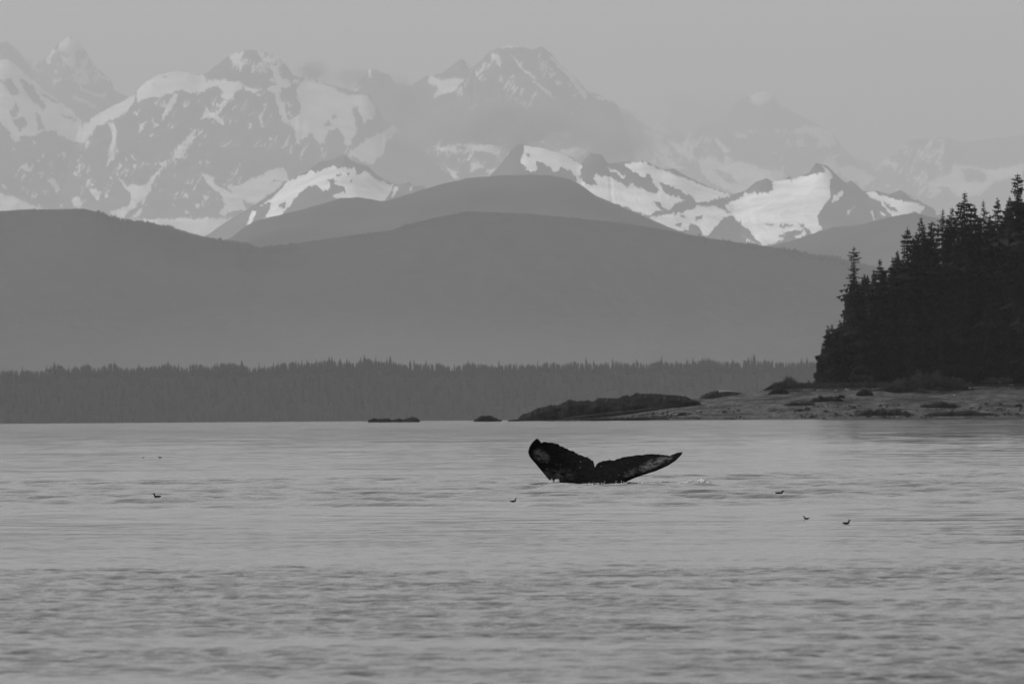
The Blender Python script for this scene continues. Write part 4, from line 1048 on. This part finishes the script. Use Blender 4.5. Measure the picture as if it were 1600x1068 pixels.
# ---------------------------------------------------------------- cloud banks hanging on the far range
def cloud_material():
    m = bpy.data.materials.new('cloud_vapour'); m.use_nodes = True
    n = m.node_tree.nodes; l = m.node_tree.links; n.clear()
    out = n.new('ShaderNodeOutputMaterial'); pv = n.new('ShaderNodeVolumePrincipled')
    pv.inputs['Color'].default_value = grey(0.5); pv.inputs['Anisotropy'].default_value = 0.0
    tc = n.new('ShaderNodeTexCoord'); oi = n.new('ShaderNodeObjectInfo')
    ln = n.new('ShaderNodeVectorMath'); ln.operation = 'LENGTH'
    mp = n.new('ShaderNodeMapping'); mp.inputs['Scale'].default_value = (3.4, 1.5, 1.7)
    cb = n.new('ShaderNodeCombineXYZ'); mr = n.new('ShaderNodeMath'); mr.operation = 'MULTIPLY'; mr.inputs[1].default_value = 37.0
    no = n.new('ShaderNodeTexNoise'); no.inputs['Scale'].default_value = 1.0; no.inputs['Detail'].default_value = 4; no.inputs['Roughness'].default_value = 0.6
    a = n.new('ShaderNodeMath'); a.operation = 'MULTIPLY_ADD'; a.inputs[2].default_value = 0.0
    sb = n.new('ShaderNodeMath'); sb.operation = 'SUBTRACT'; sb.use_clamp = True
    a1 = n.new('ShaderNodeAttribute'); a1.attribute_type = 'OBJECT'; a1.attribute_name = 'billow'
    a2 = n.new('ShaderNodeAttribute'); a2.attribute_type = 'OBJECT'; a2.attribute_name = 'fill'
    l.new(a1.outputs['Fac'], a.inputs[1]); l.new(a2.outputs['Fac'], a.inputs[2])
    dn = n.new('ShaderNodeMath'); dn.operation = 'MULTIPLY'
    at = n.new('ShaderNodeAttribute'); at.attribute_type = 'OBJECT'; at.attribute_name = 'thickness'
    l.new(oi.outputs['Random'], mr.inputs[0]); l.new(mr.outputs[0], cb.inputs[0]); l.new(cb.outputs[0], mp.inputs['Location'])
    l.new(tc.outputs['Object'], mp.inputs['Vector']); l.new(mp.outputs[0], no.inputs['Vector']); l.new(tc.outputs['Object'], ln.inputs[0])
    l.new(no.outputs[0], a.inputs[0]); l.new(a.outputs[0], sb.inputs[0]); l.new(ln.outputs['Value'], sb.inputs[1])
    l.new(sb.outputs[0], dn.inputs[0]); l.new(at.outputs['Fac'], dn.inputs[1]); l.new(dn.outputs[0], pv.inputs['Density'])
    l.new(pv.outputs[0], out.inputs['Volume'])
    return m
M['cloud'] = cloud_material()
def cloud(px, py, rx, rz, D, depth, tau, label, billow=2.1):
    V, F = [], []
    for i in range(9):
        th = math.pi * i / 8
        for j in range(16): V.append((math.sin(th) * math.cos(j * .3927), math.sin(th) * math.sin(j * .3927), math.cos(th)))
    for i in range(8):
        for j in range(16): F.append((i * 16 + j, (i + 1) * 16 + j, (i + 1) * 16 + (j + 1) % 16, i * 16 + (j + 1) % 16))
    o = mesh_obj('cloud', V, F, M['cloud'])
    o.location = tuple(pt(px, py, D)); o.scale = (rx * K * D, depth, rz * K * D)
    o['thickness'] = tau / depth; o['billow'] = billow; o['fill'] = 0.73 - 0.5 * billow
    tag(o, label, 'cloud', kind='stuff')
cloud(805, 192, 185, 50, 112000, 1500, 9.0, 'long grey cloud bank lying across the great summit', billow=2.8)
cloud(690, 195, 120, 60, 124000, 1200, 2.6, 'pale mist left of the long cloud bank')
cloud(950, 212, 120, 48, 116000, 1200, 5.0, 'soft grey cloud on the right shoulder of the great summit')
cloud(488, 112, 34, 24, 119000, 700, 5.0, 'small dark cloud puff beside the left massif summit')
cloud(555, 122, 60, 26, 119000, 700, 2.2, 'thin cloud wisp over the hanging snow basin')
cloud(625, 150, 60, 40, 121000, 800, 4.0, 'cloud wisp left of the great summit')
cloud(700, 600, 1400, 190, 29000, 2500, 0.95, 'thin low mist along the foot of the dark forested ridge', billow=0.5)
cloud(1110, 185, 130, 55, 172000, 2500, 2.2, 'broad pale cloud hiding the far right range')

# ---------------------------------------------------------------- haze
def haze():
    m = bpy.data.materials.new('haze_air'); m.use_nodes = True
    n = m.node_tree.nodes; l = m.node_tree.links; n.clear()
    out = n.new('ShaderNodeOutputMaterial'); pv = n.new('ShaderNodeVolumePrincipled')
    pv.inputs['Color'].default_value = grey(0.97); pv.inputs['Density'].default_value = HAZE_DENSITY; pv.inputs['Anisotropy'].default_value = 0.0
    l.new(pv.outputs[0], out.inputs['Volume'])
    x, y0, y1, z0, z1 = 200000, -65000, 225000, -9500, 10500
    V = [(-x, y0, z0), (x, y0, z0), (x, y1, z0), (-x, y1, z0), (-x, y0, z1), (x, y0, z1), (x, y1, z1), (-x, y1, z1)]
    F = [(3, 2, 1, 0), (4, 5, 6, 7), (0, 1, 5, 4), (1, 2, 6, 5), (2, 3, 7, 6), (3, 0, 4, 7)]
    o = mesh_obj('haze', V, F, m); tag(o, 'pale even haze filling the air over the bay', 'haze', kind='stuff')
haze()
